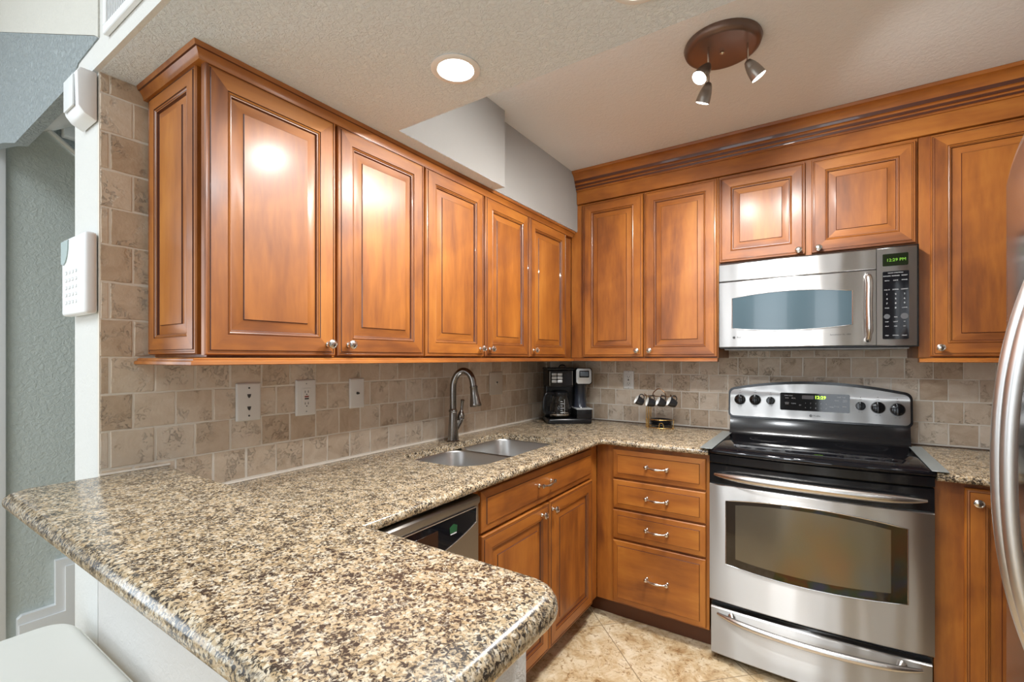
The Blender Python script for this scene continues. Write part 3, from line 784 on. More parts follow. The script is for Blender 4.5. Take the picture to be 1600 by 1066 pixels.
# cooktop with bowed front
bm = B()
fr = []
for k in range(21):
    x = -0.004 + (RW+0.008)*k/20; u = 2*k/20-1
    fr.append((x, -0.640 - 0.028*(1-u*u)))
outl = fr + [(RW+0.004, -0.10), (-0.004, -0.10)]
slab(bm, outl, [0.008]*20 + [0.004, 0.004, 0.004], 0.897, 0.918, seg=4)
ck = obj('cooktop', bm, [BLKG], t, angle=50)
BP = simple('burner_print', (0.05, 0.05, 0.055), 0.15)
for cx_, cy_, r_ in ((0.19, -0.24, 0.075), (0.55, -0.23, 0.09), (0.20, -0.48, 0.10), (0.55, -0.48, 0.085)):
    for rr in (r_, r_*0.72):
        bm = B()
        bmesh_pts = [(cx_+rr*math.cos(2*PI*k/40), cy_+rr*math.sin(2*PI*k/40), 0.9182) for k in range(40)]
        a = ring(bm, bmesh_pts); b_ = ring(bm, [(cx_+(rr+0.0025)*math.cos(2*PI*k/40), cy_+(rr+0.0025)*math.sin(2*PI*k/40), 0.9182) for k in range(40)])
        bridge(bm, a, b_); obj('burner_ring', bm, [BP], ck)
# front vent lip between cooktop and door
def bowed(bm, x0, x1, z0, z1, yb, bow, thick, n=16, mi=0, bev=0.003, top_in=0.0):
    prof = [(0, z0), (-thick+bev, z0), (-thick, z0+bev), (-thick+top_in, z1-bev), (-thick+bev+top_in, z1), (0, z1)]
    prev = None
    for k in range(n+1):
        x = x0+(x1-x0)*k/n; u = 2*k/n-1; off = -bow*(1-u*u)
        r_ = ring(bm, [(x, yb+(y+off if y < 0 else y), z) for y, z in prof])
        if prev: bridge(bm, prev, r_, mi)
        else: cap(bm, r_, mi)
        prev = r_
    cap(bm, prev, mi)
bm = B(); bowed(bm, 0.0, RW, 0.858, 0.896, -0.60, 0.026, 0.032, bev=0.004); obj('vent_trim', bm, [BLK], t)
# oven door: upper black band and stainless face with an arched window
bm = B(); bowed(bm, 0.0, RW, 0.768, 0.853, -0.601, 0.022, 0.028, bev=0.004, top_in=0.004)
od = obj('oven_door', bm, [BLK], t)
bm = B(); bowed(bm, 0.0, RW, 0.262, 0.768, -0.601, 0.020, 0.030, n=24, bev=0.005)
obj('door_face', bm, [STEEL], od)
def yfront(x, yb=-0.601, bow=0.020, th=0.030):
    u = 2*x/RW-1; return yb-th-bow*(1-u*u)
def window_shape(x0, x1, zt, zb, at_, ab_, n=20):
    top = []; bot = []
    for k in range(n+1):
        u = 2*k/n-1; x = x0+(x1-x0)*k/n
        top.append((x, zt+at_*(1-u*u))); bot.append((x, zb-ab_*(1-u*u)))
    return top, bot
def shell_patch(bm, x0, x1, zt, zb, a_t, a_b, off, yf, n=20, mi=0, th=0.004):
    top, bot = window_shape(x0, x1, zt, zb, a_t, a_b, n)
    f = lambda p, o_: (p[0], yf(p[0])-o_, p[1])
    A = [f(p, off) for p in top]; Bt = [f(p, off) for p in bot]
    A2 = [f(p, off-th) for p in top]; B2 = [f(p, off-th) for p in bot]
    ra = ring(bm, A); rb = ring(bm, Bt); rc = ring(bm, A2); rd = ring(bm, B2)
    bridge(bm, ra, rb, mi, False); bridge(bm, ra, rc, mi, False); bridge(bm, rb, rd, mi, False)
    bm.faces.new((ra[0], rb[0], rd[0], rc[0])); bm.faces.new((ra[-1], rb[-1], rd[-1], rc[-1]))
    for f_ in bm.faces: f_.material_index = f_.material_index
    return A, Bt
bm = B(); A, Bt = shell_patch(bm, 0.066, 0.664, 0.702, 0.432, 0.024, 0.020, 0.0012, yfront)
wn = obj('window', bm, [OVB], od, angle=60)
bm = B(); loop = A + Bt[::-1]; tube(bm, loop, 0.0022, 6, closed=True); obj('window_trim', bm, [STEELH], wn)
bm = B(); shell_patch(bm, 0.104, 0.616, 0.690, 0.462, 0.020, 0.016, 0.0022, yfront)
obj('window_glass', bm, [OVG], wn, angle=60)
bm = B()
hp = []; hr = []
for k in range(31):
    u = 2*k/30-1
    hp.append((RW/2 + u*0.345, yfront(RW/2+u*0.345) - 0.012 - 0.030*(1-u**4), 0.812)); hr.append(0.006 + 0.0115*(1-u**6))
tube(bm, hp, hr, 14, sq=1.0)
for s in (-1, 1): tube(bm, [(RW/2+s*0.315, yfront(RW/2+s*0.315)+0.004, 0.812), (RW/2+s*0.315, yfront(RW/2+s*0.315)-0.024, 0.812)], 0.009, 10)
obj('handle', bm, [STEELH], od)
# storage drawer
bm = B(); bowed(bm, 0.006, RW-0.006, 0.030, 0.236, -0.601, 0.018, 0.028, n=24, bev=0.006)
dr = obj('storage_drawer', bm, [STEEL], t)
bm = B(); hp = []; hr = []
for k in range(31):
    u = 2*k/30-1
    hp.append((RW/2 + u*0.335, yfront(RW/2+u*0.335, th=0.028, bow=0.018) - 0.006 - 0.030*(1-u**4), 0.205-0.012*(1-u*u)+0.006)); hr.append(0.006 + 0.008*(1-u**6))
tube(bm, hp, hr, 12)
for s in (-1, 1):
    yy = yfront(RW/2+s*0.28, th=0.028, bow=0.018)
    tube(bm, [(RW/2+s*0.28, yy+0.004, 0.212), (RW/2+s*0.27, yy-0.020, 0.204)], [0.016, 0.008], 10)
obj('handle', bm, [STEELH], dr)
# backguard
YB = -0.105
bm = B()
prof = [(-0.02, 0.90), (-0.135, 0.916), (-0.118, 0.935), (-0.100, 1.012), (-0.02, 1.012)]
a = ring(bm, [(0.002, y, z) for y, z in prof]); b_ = ring(bm, [(RW-0.002, y, z) for y, z in prof]); bridge(bm, a, b_); cap(bm, a); cap(bm, b_)
bgd = obj('backguard', bm, [BLK], t, angle=60)
def arch(x0, x1, z0, zs, zt, r, n=24):
    pts = []
    for k in range(6): a_ = R(180+90*k/5); pts.append((x0+r+r*math.cos(a_), z0+r+r*math.sin(a_)))
    for k in range(6): a_ = R(270+90*k/5); pts.append((x1-r+r*math.cos(a_), z0+r+r*math.sin(a_)))
    rt = r*1.4
    for k in range(6): a_ = R(0+78*k/5); pts.append((x1-rt+rt*math.cos(a_), zs-rt+rt*math.sin(a_)))
    for k in range(1, n):
        u = 1-2*k/n; pts.append(((x0+x1)/2+u*((x1-x0)/2-rt), zs + (zt-zs)*(1-u*u)))
    for k in range(6): a_ = R(102+78*k/5); pts.append((x0+rt+rt*math.cos(a_), zs-rt+rt*math.sin(a_)))
    return pts
TIL = Matrix.Translation((0, YB, 1.005)) @ Matrix.Rotation(R(-6), 4, 'X') @ Matrix.Translation((0, 0, -1.005))
bm = B(); prism(bm, arch(-0.006, RW+0.006, 1.001, 1.159, 1.197, 0.022), -0.004, 0.05, M=TIL); obj('backguard_frame', bm, [BLK], bgd, angle=30)
bm = B(); prism(bm, arch(0.003, RW-0.003, 1.010, 1.147, 1.183, 0.018), -0.008, -0.001, M=TIL); pn = obj('control_panel', bm, [STEEL], bgd, angle=30)
bm = B(); prism(bm, rrect(0.232, 0.516, 1.052, 1.138, 0.006, 3), -0.0095, -0.006, M=TIL); obj('touch_panel', bm, [BLKG], pn)
bm = B(); prism(bm, rrect(0.325, 0.374, 1.110, 1.128, 0.002, 2), -0.0102, -0.009, M=TIL); obj('amber_display', bm, [AMBER], pn)
bm = B(); text_bm(bm, '12:29', 0.021, TIL @ face_y(0.400, -0.0100, 1.119), font_offset=0.0004); obj('clock_digits', bm, [GREEN], pn)
bm = B()
for s, x, z in (('UPPER OVEN', 0.268, 1.124), ('BAKE', 0.262, 1.112), ('BROIL', 0.290, 1.112), ('CONV\nBAKE', 0.262, 1.086), ('CLEAN', 0.290, 1.086), ('COOK TIME', 0.482, 1.124), ('DELAY', 0.465, 1.108),
                ('OVEN\nLIGHT', 0.497, 1.108), ('CLOCK', 0.465, 1.080), ('START', 0.497, 1.080), ('TIMER', 0.445, 1.076), ('SET', 0.318, 1.079)):
    text_bm(bm, s, 0.0062, TIL @ face_y(x, -0.0098, z))
for i, ch in enumerate('12345'): text_bm(bm, ch, 0.0075, TIL @ face_y(0.340+0.021*i, -0.0098, 1.090))
for i, ch in enumerate('67890'): text_bm(bm, ch, 0.0075, TIL @ face_y(0.340+0.021*i, -0.0098, 1.068))
obj('panel_marking', bm, [TXTW], pn)
bm = B()
def knob_at(bm, x, z, r):
    M2 = TIL @ Matrix.Translation((x, -0.0085, z))
    n0 = len(bm.verts)
    lathe(bm, [(r*1.0, 0), (r*1.02, 0.004), (r*0.92, 0.014), (r*0.8, 0.016), (0.001, 0.0165)], axis=(0, -1, 0), n=24)
    box(bm, -r*0.22, r*0.22, -0.026, -0.012, -r*0.95, r*0.95, 0.002, 2)
    bm.verts.ensure_lookup_table()
    for v in bm.verts[n0:]: v.co = M2 @ v.co
KNB = [(0.049, 1.094, 0.0265), (0.120, 1.096, 0.027), (0.190, 1.095, 0.0195), (0.556, 1.088, 0.020), (0.620, 1.084, 0.027), (0.689, 1.079, 0.028)]
for x, z, r in KNB:
    bm = B(); knob_at(bm, x, z, r); obj('burner_knob', bm, [BLK], pn)
bm = B()
for x, z, r in KNB:
    bd = B(); lathe(bd, [(0.0018, 0), (0.0018, 0.0006)], o=TIL @ Vector((x, -0.008, z+r+0.020)), axis=(0, -1, 0), n=10); obj('indicator_dot', bd, [TXTD], pn)
for (x, z, r), s in zip(KNB, ('OFF', 'OFF', 'OFF', 'OFF', 'OFF', 'OFF')):
    text_bm(bm, s, 0.007, TIL @ face_y(x, -0.0083, z+r+0.009))
    text_bm(bm, 'HI   LO' if r < 0.021 else 'LO      HI', 0.005, TIL @ face_y(x, -0.0083, z-r-0.008))
def logo(bm, M, r):
    n = 24; a = ring(bm, [M @ Vector((r*math.cos(2*PI*k/n), r*math.sin(2*PI*k/n), 0.0003)) for k in range(n)]); cap(bm, a)
LG = TIL @ face_y(0.362, -0.0083, 1.030)
bl = B(); logo(bl, LG, 0.006)
text_bm(bm, 'Profile', 0.011, LG @ Matrix.Translation((0.010, 0, 0)), align='LEFT')
obj('knob_marking', bm, [TXTD], pn); obj('logo_disc', bl, [TXTD], pn)
bm = B(); text_bm(bm, 'GE', 0.0065, LG @ Matrix.Translation((0, 0, 0.0006))); obj('logo_monogram', bm, [TXTW], pn)
for x0, x1, lb in ((1.134-0.028, 1.134+0.022, 'left'), (1.886-0.018, 1.886+0.028, 'right')):
    bm = B(); zz = 0.9145
    box(bm, x0, x1, -0.655, -0.10, 0.9190, 0.9215, 0.0008, 1); 
    g = obj('gap_cover', bm, [STRIP]); tag(g, 'grey rubber gap cover strip on the %s side of the cooktop' % lb, 'gap cover')

# ------------------------------------------------------------------ microwave
MX0, MX1 = 1.1370, 1.8640
MWW = MX1-MX0
t = thing('microwave', 'stainless over the range microwave with curved window and black keypad', 'microwave', (MX0, -0.375, 0))
bm = B(); box(bm, 0.0, MWW+0.008, 0.012, 0.372, 1.356, 1.7665, 0.002, 1); obj('body', bm, [BLKP], t)
def mbow(bm, x0, x1, z0, z1, bev=0.003, bow=0.012, base=0.014, n=16):
    prev = None
    for k in range(n+1):
        x = x0+(x1-x0)*k/n; u = 2*x/MWW-1; f = -bow*(1-u*u)
        prof = [(base, z0), (bev+f, z0), (f, z0+bev), (f, z1-bev), (bev+f, z1), (base, z1)]
        r_ = ring(bm, [(x, y, z) for y, z in prof])
        if prev: bridge(bm, prev, r_)
        else: cap(bm, r_)
        prev = r_
    cap(bm, prev)
myf = lambda x: -0.012*(1-(2*x/MWW-1)**2)
bm = B(); mbow(bm, 0.0, 0.598, 1.677, 1.759); obj('vent_panel', bm, [STEEL], t)
bm = B(); mbow(bm, 0.0, 0.598, 1.362, 1.6745); md = obj('door', bm, [STEEL], t)
bm = B(); A, Bt = shell_patch(bm, 0.058, 0.520, 1.594, 1.452, 0.018, 0.016, 0.0015, myf); wn = obj('window', bm, [MWGLASS], md, angle=60)
bm = B(); tube(bm, A+Bt[::-1], 0.002, 6, closed=True); obj('window_trim', bm, [STEELH], wn)
bm = B(); tube(bm, spline([(0.566, myf(0.566)+0.004, 1.388), (0.570, myf(0.57)-0.018, 1.384), (0.574, myf(0.57)-0.034, 1.42), (0.572, myf(0.57)-0.038, 1.52), (0.574, myf(0.57)-0.034, 1.615), (0.570, myf(0.57)-0.018, 1.648), (0.566, myf(0.566)+0.004, 1.646)], 6),
     [0.008]*6+[0.010]*6+[0.013]*6+[0.013]*6+[0.013]*6+[0.010]*6+[0.008], 12, sq=1.0)
obj('handle', bm, [STEELH], md)
bm = B(); M_ = face_y(0.066, myf(0.06)-0.0015, 1.408)
bl = B(); logo(bl, M_, 0.0060); text_bm(bm, 'Profile', 0.010, M_ @ Matrix.Translation((0.012, 0, 0)), align='LEFT')
text_bm(bm, 'Spacemaker XL 1800', 0.0085, face_y(0.478, myf(0.478)-0.0015, 1.411)); obj('marking', bm, [TXTD], md); obj('logo_disc', bl, [TXTD], md)
bm = B(); mbow(bm, 0.600, MWW, 1.362, 1.759); cpn = obj('control_panel', bm, [STEEL], t)
yk = myf(0.67)
bm = B(); prism(bm, rrect(0.619, 0.700, 1.684, 1.733, 0.003, 2), yk-0.0045, yk+0.002); obj('display', bm, [DISP], cpn)
bm = B(); text_bm(bm, '12:29 PM', 0.0165, face_y(0.662, yk-0.0050, 1.707)); obj('clock_digits', bm, [simple('dim_green', (0.1, 0.3, 0.02), 0.4, emit=(0.45, 0.9, 0.05), es=0.18)], cpn)
bm = B(); prism(bm, rrect(0.619, 0.702, 1.388, 1.662, 0.004, 2), yk-0.0042, yk+0.002); obj('keypad', bm, [BLKG], cpn)
bm = B(); ye = yk-0.0048
text_bm(bm, 'HOOD CONTROLS', 0.0055, face_y(0.660, ye, 1.655))
for r_, row in enumerate((('POPCORN', 'BEVERAGE', 'REHEAT'), ('AUTO', 'COOK', 'POWER'), (), ('ADD 30', 'EXPRESS', 'DEFROST'), ('1', '2', '3'), ('4', '5', '6'), ('7', '8', '9'), ('TIMER', '0', 'CLOCK'), (), ('COOK', 'TIME', 'SET'), ('SURF', 'LIGHT', 'HI'), ('VENT', 'FAN', 'LO'), ('', '', ''), ('HELP', 'OPTION', 'DELAY'))):
    for c_, s in enumerate(row):
        if s: text_bm(bm, s, 0.0095 if len(s) == 1 else 0.0052, face_y(0.633+0.0275*c_, ye, 1.643-0.0185*r_))
obj('key_marking', bm, [TXTW], cpn)
for x, r_ in ((0.633, 0.010), (0.688, 0.012)):
    bm = B(); lathe(bm, [(r_, 0), (r_, 0.001), (0.001, 0.0012)], o=(x, yk-0.0042, 1.4795), axis=(0, -1, 0), n=20); obj('start_stop_key', bm, [KEYG], cpn)
bm = B(); box(bm, 0.02, MWW-0.02, 0.03, 0.34, 1.349, 1.3555, 0.001, 1)
for k in range(2): box(bm, 0.12+0.30*k, 0.32+0.30*k, 0.06, 0.22, 1.3465, 1.3495, 0.001, 1)
obj('grease_filter', bm, [GREYP], t)

# ------------------------------------------------------------------ outlets and switches
def plate(name, label, w_, h_, loc, facing, kind, mt, grp=None):
    rz = rzL if facing == 'x' else 0
    t = thing(name, label, 'wall plate', loc, rz, grp)
    bm = B(); prev = None
    for ins, d in ((0, 0.0), (0, 0.003), (0.003, 0.006), (0.005, 0.0065)):
        r_ = ring(bm, [(p[0], -d, p[1]) for p in rrect(-w_/2+ins, w_/2-ins, -h_/2+ins, h_/2-ins, 0.003, 3)])
        if prev: bridge(bm, prev, r_)
        prev = r_
    cap(bm, prev); obj('cover', bm, [mt], t)
    if kind == 'phone':
        for z in (0.045, -0.045):
            bm = B(); lathe(bm, [(0.003, 0), (0.003, 0.0075), (0.001, 0.008)], o=(0, 0, z), axis=(0, -1, 0), n=10); obj('screw', bm, [TXTD], t)
        for z in (0.02, -0.02):
            bm = B(); prism(bm, [(-0.006, z+0.005), (0.006, z+0.005), (0.004, z-0.004), (0, z-0.008), (-0.004, z-0.004)], -0.0078, -0.0062); obj('jack', bm, [TXTD], t)
    if kind in ('gfci', 'duplex'):
        bm = B(); box(bm, -0.0165, 0.0165, -0.0085, -0.006, -0.034, 0.034, 0.001, 1); fc = obj('receptacle', bm, [mt], t)
        bm = B()
        for s in (1, -1):
            for dx in (-0.006, 0.006): box(bm, dx-0.001, dx+0.001, -0.0092, -0.008, s*0.021-0.004, s*0.021+0.004)
            lathe(bm, [(0.0022, 0), (0.0022, 0.001)], o=(0, -0.0082, s*0.021-0.0095), axis=(0, -1, 0), n=10)
        if kind == 'duplex': box(bm, -0.004, 0.004, -0.0092, -0.008, -0.004, 0.004)
        obj('socket_slots', bm, [TXTD], fc)
        if kind == 'gfci':
            bm = B(); box(bm, -0.008, 0.008, -0.0095, -0.008, 0.001, 0.006); obj('reset_button', bm, [simple('red_button', (0.25, 0.05, 0.04), 0.4)], fc)
            bm = B(); box(bm, -0.008, 0.008, -0.0095, -0.008, -0.0065, -0.0015); obj('test_button', bm, [TXTD], fc)
        for z in (0.05, -0.05): bm = B(); lathe(bm, [(0.0025, 0), (0.0025, 0.0075)], o=(0, 0, z), axis=(0, -1, 0), n=10); obj('screw', bm, [GREYP], t)
    if kind == 'coax':
        bm = B(); lathe(bm, [(0.0055, 0), (0.0055, 0.009), (0.004, 0.009), (0.004, 0.016), (0.001, 0.016)], axis=(0, -1, 0), n=12); obj('connector', bm, [TXTD], t)
    if kind == 'switch':
        bm = B(); box(bm, -0.006, 0.006, -0.0085, -0.006, -0.012, 0.012, 0.001, 1); sw = obj('rocker', bm, [mt], t)
        bm = B(); box(bm, -0.003, 0.003, -0.014, -0.008, 0.0, 0.01, 0.001, 1); obj('toggle', bm, [TXTD], t)
    return t
plate('phone_jack_plate', 'white wall plate with two phone jacks, nearest the end of the sink wall', 0.078, 0.122, (0.001, -2.0175, 1.1690), 'x', 'phone', PLATE)
plate('gfci_outlet', 'white outlet with red and black test buttons between two wall plates on the sink wall', 0.078, 0.128, (0.001, -1.816, 1.1690), 'x', 'gfci', PLATE)
plate('coax_plate', 'slim white wall plate with one cable connector, left of the faucet', 0.070, 0.118, (0.001, -1.5945, 1.1710), 'x', 'coax', PLATE)
plate('switch_plate', 'almond wall plate with switch and outlet, right of the faucet', 0.125, 0.130, (0.001, -0.640, 1.1680), 'x', 'switch', PLATEA)
plate('duplex_outlet', 'white duplex outlet on the back wall between coffee maker and mug rack', 0.066, 0.112, (0.555, -0.001, 1.1770), 'y', 'duplex', PLATE)

# ------------------------------------------------------------------ coffee maker
ang = math.atan2(0.173, 0.211)
t = thing('coffee_maker', 'black two sided coffee maker with glass carafe in the corner of the worktop', 'coffee maker', (0.186, -0.360, CT), ang)
bm = B(); slab(bm, rrect(0, 0.270, 0, 0.20, 0.012, 3), [0.004]*16, 0.0, 0.030, seg=4); obj('base', bm, [BLKP], t, angle=50)
bm = B(); box(bm, 0.004, 0.262, 0.125, 0.198, 0.030, 0.30, 0.012, 3); obj('rear_tower', bm, [BLKP], t)
bm = B(); box(bm, 0.002, 0.156, 0.004, 0.20, 0.222, 0.330, 0.010, 3); hd = obj('brew_head', bm, [BLKP], t)
bm = B(); box(bm, -0.002, 0.160, 0.0, 0.20, 0.326, 0.340, 0.006, 2); lid = obj('lid', bm, [BLKP], hd)
bm = B(); tube(bm, spline([(0.07, 0.03, 0.338), (0.078, 0.03, 0.352), (0.092, 0.03, 0.356), (0.106, 0.03, 0.352), (0.112, 0.03, 0.338)], 4), 0.0035, 8); obj('lid_handle', bm, [BLKP], lid)
bm = B(); box(bm, 0.008, 0.150, 0.0005, 0.006, 0.232, 0.322, 0.002, 1); fp = obj('front_panel', bm, [BLKG], hd)
for x in (0.010, 0.1475): bm = B(); tube(bm, [(x, 0.000, 0.234), (x, 0.000, 0.318)], 0.0012, 6); obj('chrome_edge', bm, [NICKEL], fp)
for i in range(3):
    for j_ in range(2):
        bm = B(); box(bm, 0.022+j_*0.034, 0.052+j_*0.034, -0.003, 0.002, 0.292-0.021*i, 0.308-0.021*i, 0.003, 2); obj('button', bm, [SILV], fp)
# carafe
bm = B(); lathe(bm, [(0.045, 0.0), (0.062, 0.006), (0.066, 0.03), (0.062, 0.08), (0.050, 0.125), (0.047, 0.135), (0.045, 0.135), (0.048, 0.124), (0.060, 0.08), (0.064, 0.03), (0.060, 0.008), (0.045, 0.003)], o=(0.086, 0.062, 0.034), n=28)
cf = obj('carafe', bm, [GLASS], t, angle=60)
bm = B(); lathe(bm, [(0.049, 0), (0.051, 0.004), (0.049, 0.022), (0.035, 0.032), (0.001, 0.034)], o=(0.086, 0.062, 0.166), n=24); obj('carafe_lid', bm, [BLKP], cf)
bm = B(); tube(bm, spline([(0.040, 0.045, 0.180), (0.008, 0.030, 0.186), (-0.012, 0.022, 0.176), (-0.020, 0.020, 0.130), (-0.022, 0.018, 0.085), (-0.008, 0.024, 0.064), (0.024, 0.044, 0.066)], 5), 0.0085, 10, sq=1.2); obj('carafe_handle', bm, [BLKP], cf)
bm = B(); lathe(bm, [(0.0652, 0), (0.0672, 0.001), (0.0672, 0.008), (0.0652, 0.009)], o=(0.086, 0.062, 0.052), n=28, caps=False); obj('chrome_band', bm, [NICKEL], cf)
bm = B()
for k in range(6): box(bm, 0.074, 0.088 if k % 2 else 0.094, -0.0035, -0.0025, 0.070+0.013*k, 0.0725+0.013*k)
box(bm, 0.098, 0.0995, -0.0035, -0.0025, 0.064, 0.150)
obj('level_marks', bm, [TXTW], cf)
# single serve side
bm = B(); box(bm, 0.163, 0.272, 0.000, 0.16, 0.236, 0.338, 0.016, 4); sh = obj('single_serve_head', bm, [BLKP], t)
bm = B(); slab(bm, [(a_, b_) for a_, b_ in rrect(0.170, 0.264, 0.242, 0.336, 0.016, 4)], [0.004]*20, 0, 0.008, seg=4)
for v in bm.verts: v.co = Vector((v.co.x, 0.002-v.co.z, v.co.y))
fpl = obj('silver_front', bm, [SILV], sh, angle=50)
bm = B(); box(bm, 0.188, 0.248, -0.0085, -0.005, 0.280, 0.322, 0.004, 2); lb_ = obj('button_recess', bm, [BLKP], fpl)
bm = B(); box(bm, 0.193, 0.243, -0.011, -0.008, 0.288, 0.316, 0.003, 2); obj('lever_window', bm, [simple('blue_grey_plastic', (0.10, 0.12, 0.14), 0.25)], lb_)
bm = B(); lathe(bm, [(0.046, 0), (0.040, 0.01), (0.036, 0.05), (0.035, 0.13), (0.044, 0.15)], o=(0.218, 0.095, 0.09), n=24)
obj('column', bm, [simple('dark_blue_black', (0.02, 0.024, 0.035), 0.22)], t)
bm = B(); box(bm, 0.176, 0.270, 0.002, 0.13, 0.030, 0.088, 0.004, 2); dt = obj('cup_rest', bm, [BLKP], t)
bm = B(); box(bm, 0.172, 0.273, -0.003, 0.13, 0.086, 0.093, 0.003, 2); obj('drip_grille', bm, [GREYP], dt)

# ------------------------------------------------------------------ mug rack
CXM, CYM = 0.785, -0.135
t = thing('mug_rack', 'gold wire mug stand on the worktop left of the range', 'mug rack', (CXM, CYM, CT))
bm = B()
base = [(0.075*math.cos(2*PI*k/32), 0.052*math.sin(2*PI*k/32), 0.006) for k in range(32)]
tube(bm, base, 0.0022, 8, closed=True)
for a_ in (20, 100, 160, 220, 280, 340): tube(bm, [(0.075*math.cos(R(a_)), 0.052*math.sin(R(a_)), 0.006), (0.076*math.cos(R(a_)), 0.053*math.sin(R(a_)), 0.0)], 0.003, 6)
obj('base_ring', bm, [GOLD], t)
bm = B()
tube(bm, [(0.079*math.cos(2*PI*k/32), 0.056*math.sin(2*PI*k/32), 0.052) for k in range(18, 35)], 0.0018, 8)
for a_ in (215, 350): tube(bm, [(0.079*math.cos(R(a_)), 0.056*math.sin(R(a_)), 0.052), (0.075*math.cos(R(a_)), 0.052*math.sin(R(a_)), 0.006)], 0.0018, 6)
tube(bm, spline([(0.010, -0.053, 0.006), (0.012, -0.055, 0.03), (0.022, -0.056, 0.036), (0.032, -0.054, 0.03), (0.034, -0.052, 0.006)], 5), 0.0018, 6)
obj('saucer_guard', bm, [GOLD], t)
for x in (-0.071, -0.060):
    for sy in (-1, 1): bm = B(); tube(bm, [(x, sy*0.024, 0.004), (x, sy*0.020, 0.182)], 0.0026, 8); obj('post', bm, [GOLD], t)
bm = B()
tube(bm, [(-0.090, 0.0, 0.180), (0.088, 0.0, 0.180)], 0.0025, 8)
tube(bm, [(-0.066, -0.02, 0.182), (-0.066, 0.02, 0.182)], 0.0025, 8)
hooks = (-0.078, -0.030, 0.018, 0.066)
for hx in hooks: tube(bm, spline([(hx, 0.0, 0.180), (hx, -0.014, 0.188), (hx, -0.030, 0.186), (hx, -0.036, 0.196)], 4), 0.0022, 8)
tube(bm, spline([(-0.042, 0, 0.182), (-0.036, 0, 0.202), (-0.006, 0, 0.224), (0.026, 0, 0.202), (0.032, 0, 0.182)], 5), 0.0030, 8)
obj('hook_bar', bm, [COPPER], t)
# mug: axis along its own Z, handle towards +X
def make_mug():
    t = thing('mug', 'x', 'mug')
    bm = B(); lathe(bm, [(0.014, 0), (0.020, 0.001), (0.024, 0.008), (0.0285, 0.028), (0.031, 0.050), (0.0312, 0.054)], n=26, caps=False)
    cap(bm, [v for v in bm.verts][:26]); obj('mug_body', bm, [BLKM], t)
    bm = B(); lathe(bm, [(0.0312, 0.054), (0.0300, 0.0555), (0.0290, 0.054), (0.0265, 0.028), (0.021, 0.008), (0.001, 0.005)], n=26, caps=False); obj('mug_lining', bm, [CERW], t)
    bm = B(); tube(bm, spline([(0.028, 0, 0.042), (0.040, 0, 0.045), (0.047, 0, 0.034), (0.045, 0, 0.020), (0.034, 0, 0.012), (0.024, 0, 0.010)], 4), 0.0032, 8); obj('mug_handle', bm, [BLKM], t)
    return t
mug0 = make_mug()
MUGS = [(-0.106, -35, 'black mug at the far left end of the gold rack, left of the post'), (-0.040, -16, 'black mug hanging second from the left, just right of the gold rack post'),
        (0.018, -28, 'black mug hanging third from the left on the gold rack'), (0.076, -32, 'black mug hanging at the right end of the gold rack')]
for i, (mx, tilt, lb) in enumerate(MUGS):
    m = mug0 if i == 0 else copytree(mug0)
    m['label'] = lb; m['group'] = 'mugs hanging on the gold rack'
    # mug axis is horizontal (mouth to the left, towards -X), handle up
    Mx = Matrix.Translation((CXM+mx+0.024, CYM-0.042, CT+0.143)) @ Matrix.Rotation(R(30), 4, 'Z') @ Matrix.Rotation(R(-90-tilt*0.75), 4, 'Y') 
    m.rotation_euler = Mx.to_euler(); m.location = Mx.to_translation(); m.scale = (0.83, 0.83, 0.83)
def saucer_bm():
    bm = B(); lathe(bm, [(0.030, 0), (0.034, 0.001), (0.048, 0.008), (0.055, 0.014), (0.0545, 0.0155), (0.046, 0.010), (0.033, 0.004), (0.001, 0.0035)], n=30); return bm
s0 = obj('saucer', saucer_bm(), [BLKM], None, (CXM+0.004, CYM+0.002, CT+0.0085))
s0.scale = (1.15, 0.82, 1)
SL = ['lowest of the black saucers in the gold rack', 'black saucer second from the bottom of the stack in the gold rack', 'black saucer third from the bottom of the stack in the gold rack', 'topmost black saucer of the stack in the gold rack']
for i in range(4):
    s = s0 if i == 0 else s0.copy()
    if i: COL.objects.link(s)
    s.location = (CXM+0.004, CYM+0.002, CT+0.0085+0.0095*i); tag(s, SL[i], 'saucer', 'saucers stacked in the gold rack')

# ------------------------------------------------------------------ ceiling lights
def can(x, y, label, on=True):
    t = thing('recessed_light', label, 'ceiling light', (x, y, ZC), 0)
    bm = B(); lathe(bm, [(0.062, 0.0), (0.063, -0.002), (0.057, -0.005), (0.047, -0.0045), (0.0455, -0.002), (0.0445, -0.0005)], n=40, caps=False); obj('trim_ring', bm, [WHITE], t)
    bm = B(); lathe(bm, [(0.0445, -0.001), (0.040, -0.0035), (0.025, -0.0045), (0.001, -0.005)], n=32, caps=False); obj('lens', bm, [LAMPON], t)
    d = bpy.data.lights.new('lamp', 'AREA'); d.shape = 'DISK'; d.size = 0.085; d.energy = 5.2; d.color = (0.93, 0.97, 1.0)
    l = bpy.data.objects.new('lamp', d); COL.objects.link(l); l.location = (0, 0, -0.014); l.parent = t
can(0.771, -1.888, 'round recessed ceiling light near the corner of the tray, above the sink wall cabinets')
can(1.256, -1.905, 'round recessed ceiling light at the top edge of the picture')
t = thing('ceiling_spotlight', 'bronze ceiling fixture with three small swivel spotlights', 'ceiling light', (1.268, -1.080, ZT))
bm = B(); lathe(bm, [(0.121, 0.0), (0.123, -0.006), (0.118, -0.020), (0.108, -0.026), (0.100, -0.027), (0.001, -0.028)], n=48, caps=False); obj('canopy', bm, [BRONZE], t, angle=50)
bm = B(); lathe(bm, [(0.006, 0), (0.008, -0.006), (0.001, -0.011)], o=(0.0, 0, -0.028), n=14, caps=False); obj('finial', bm, [NICKEL], t)
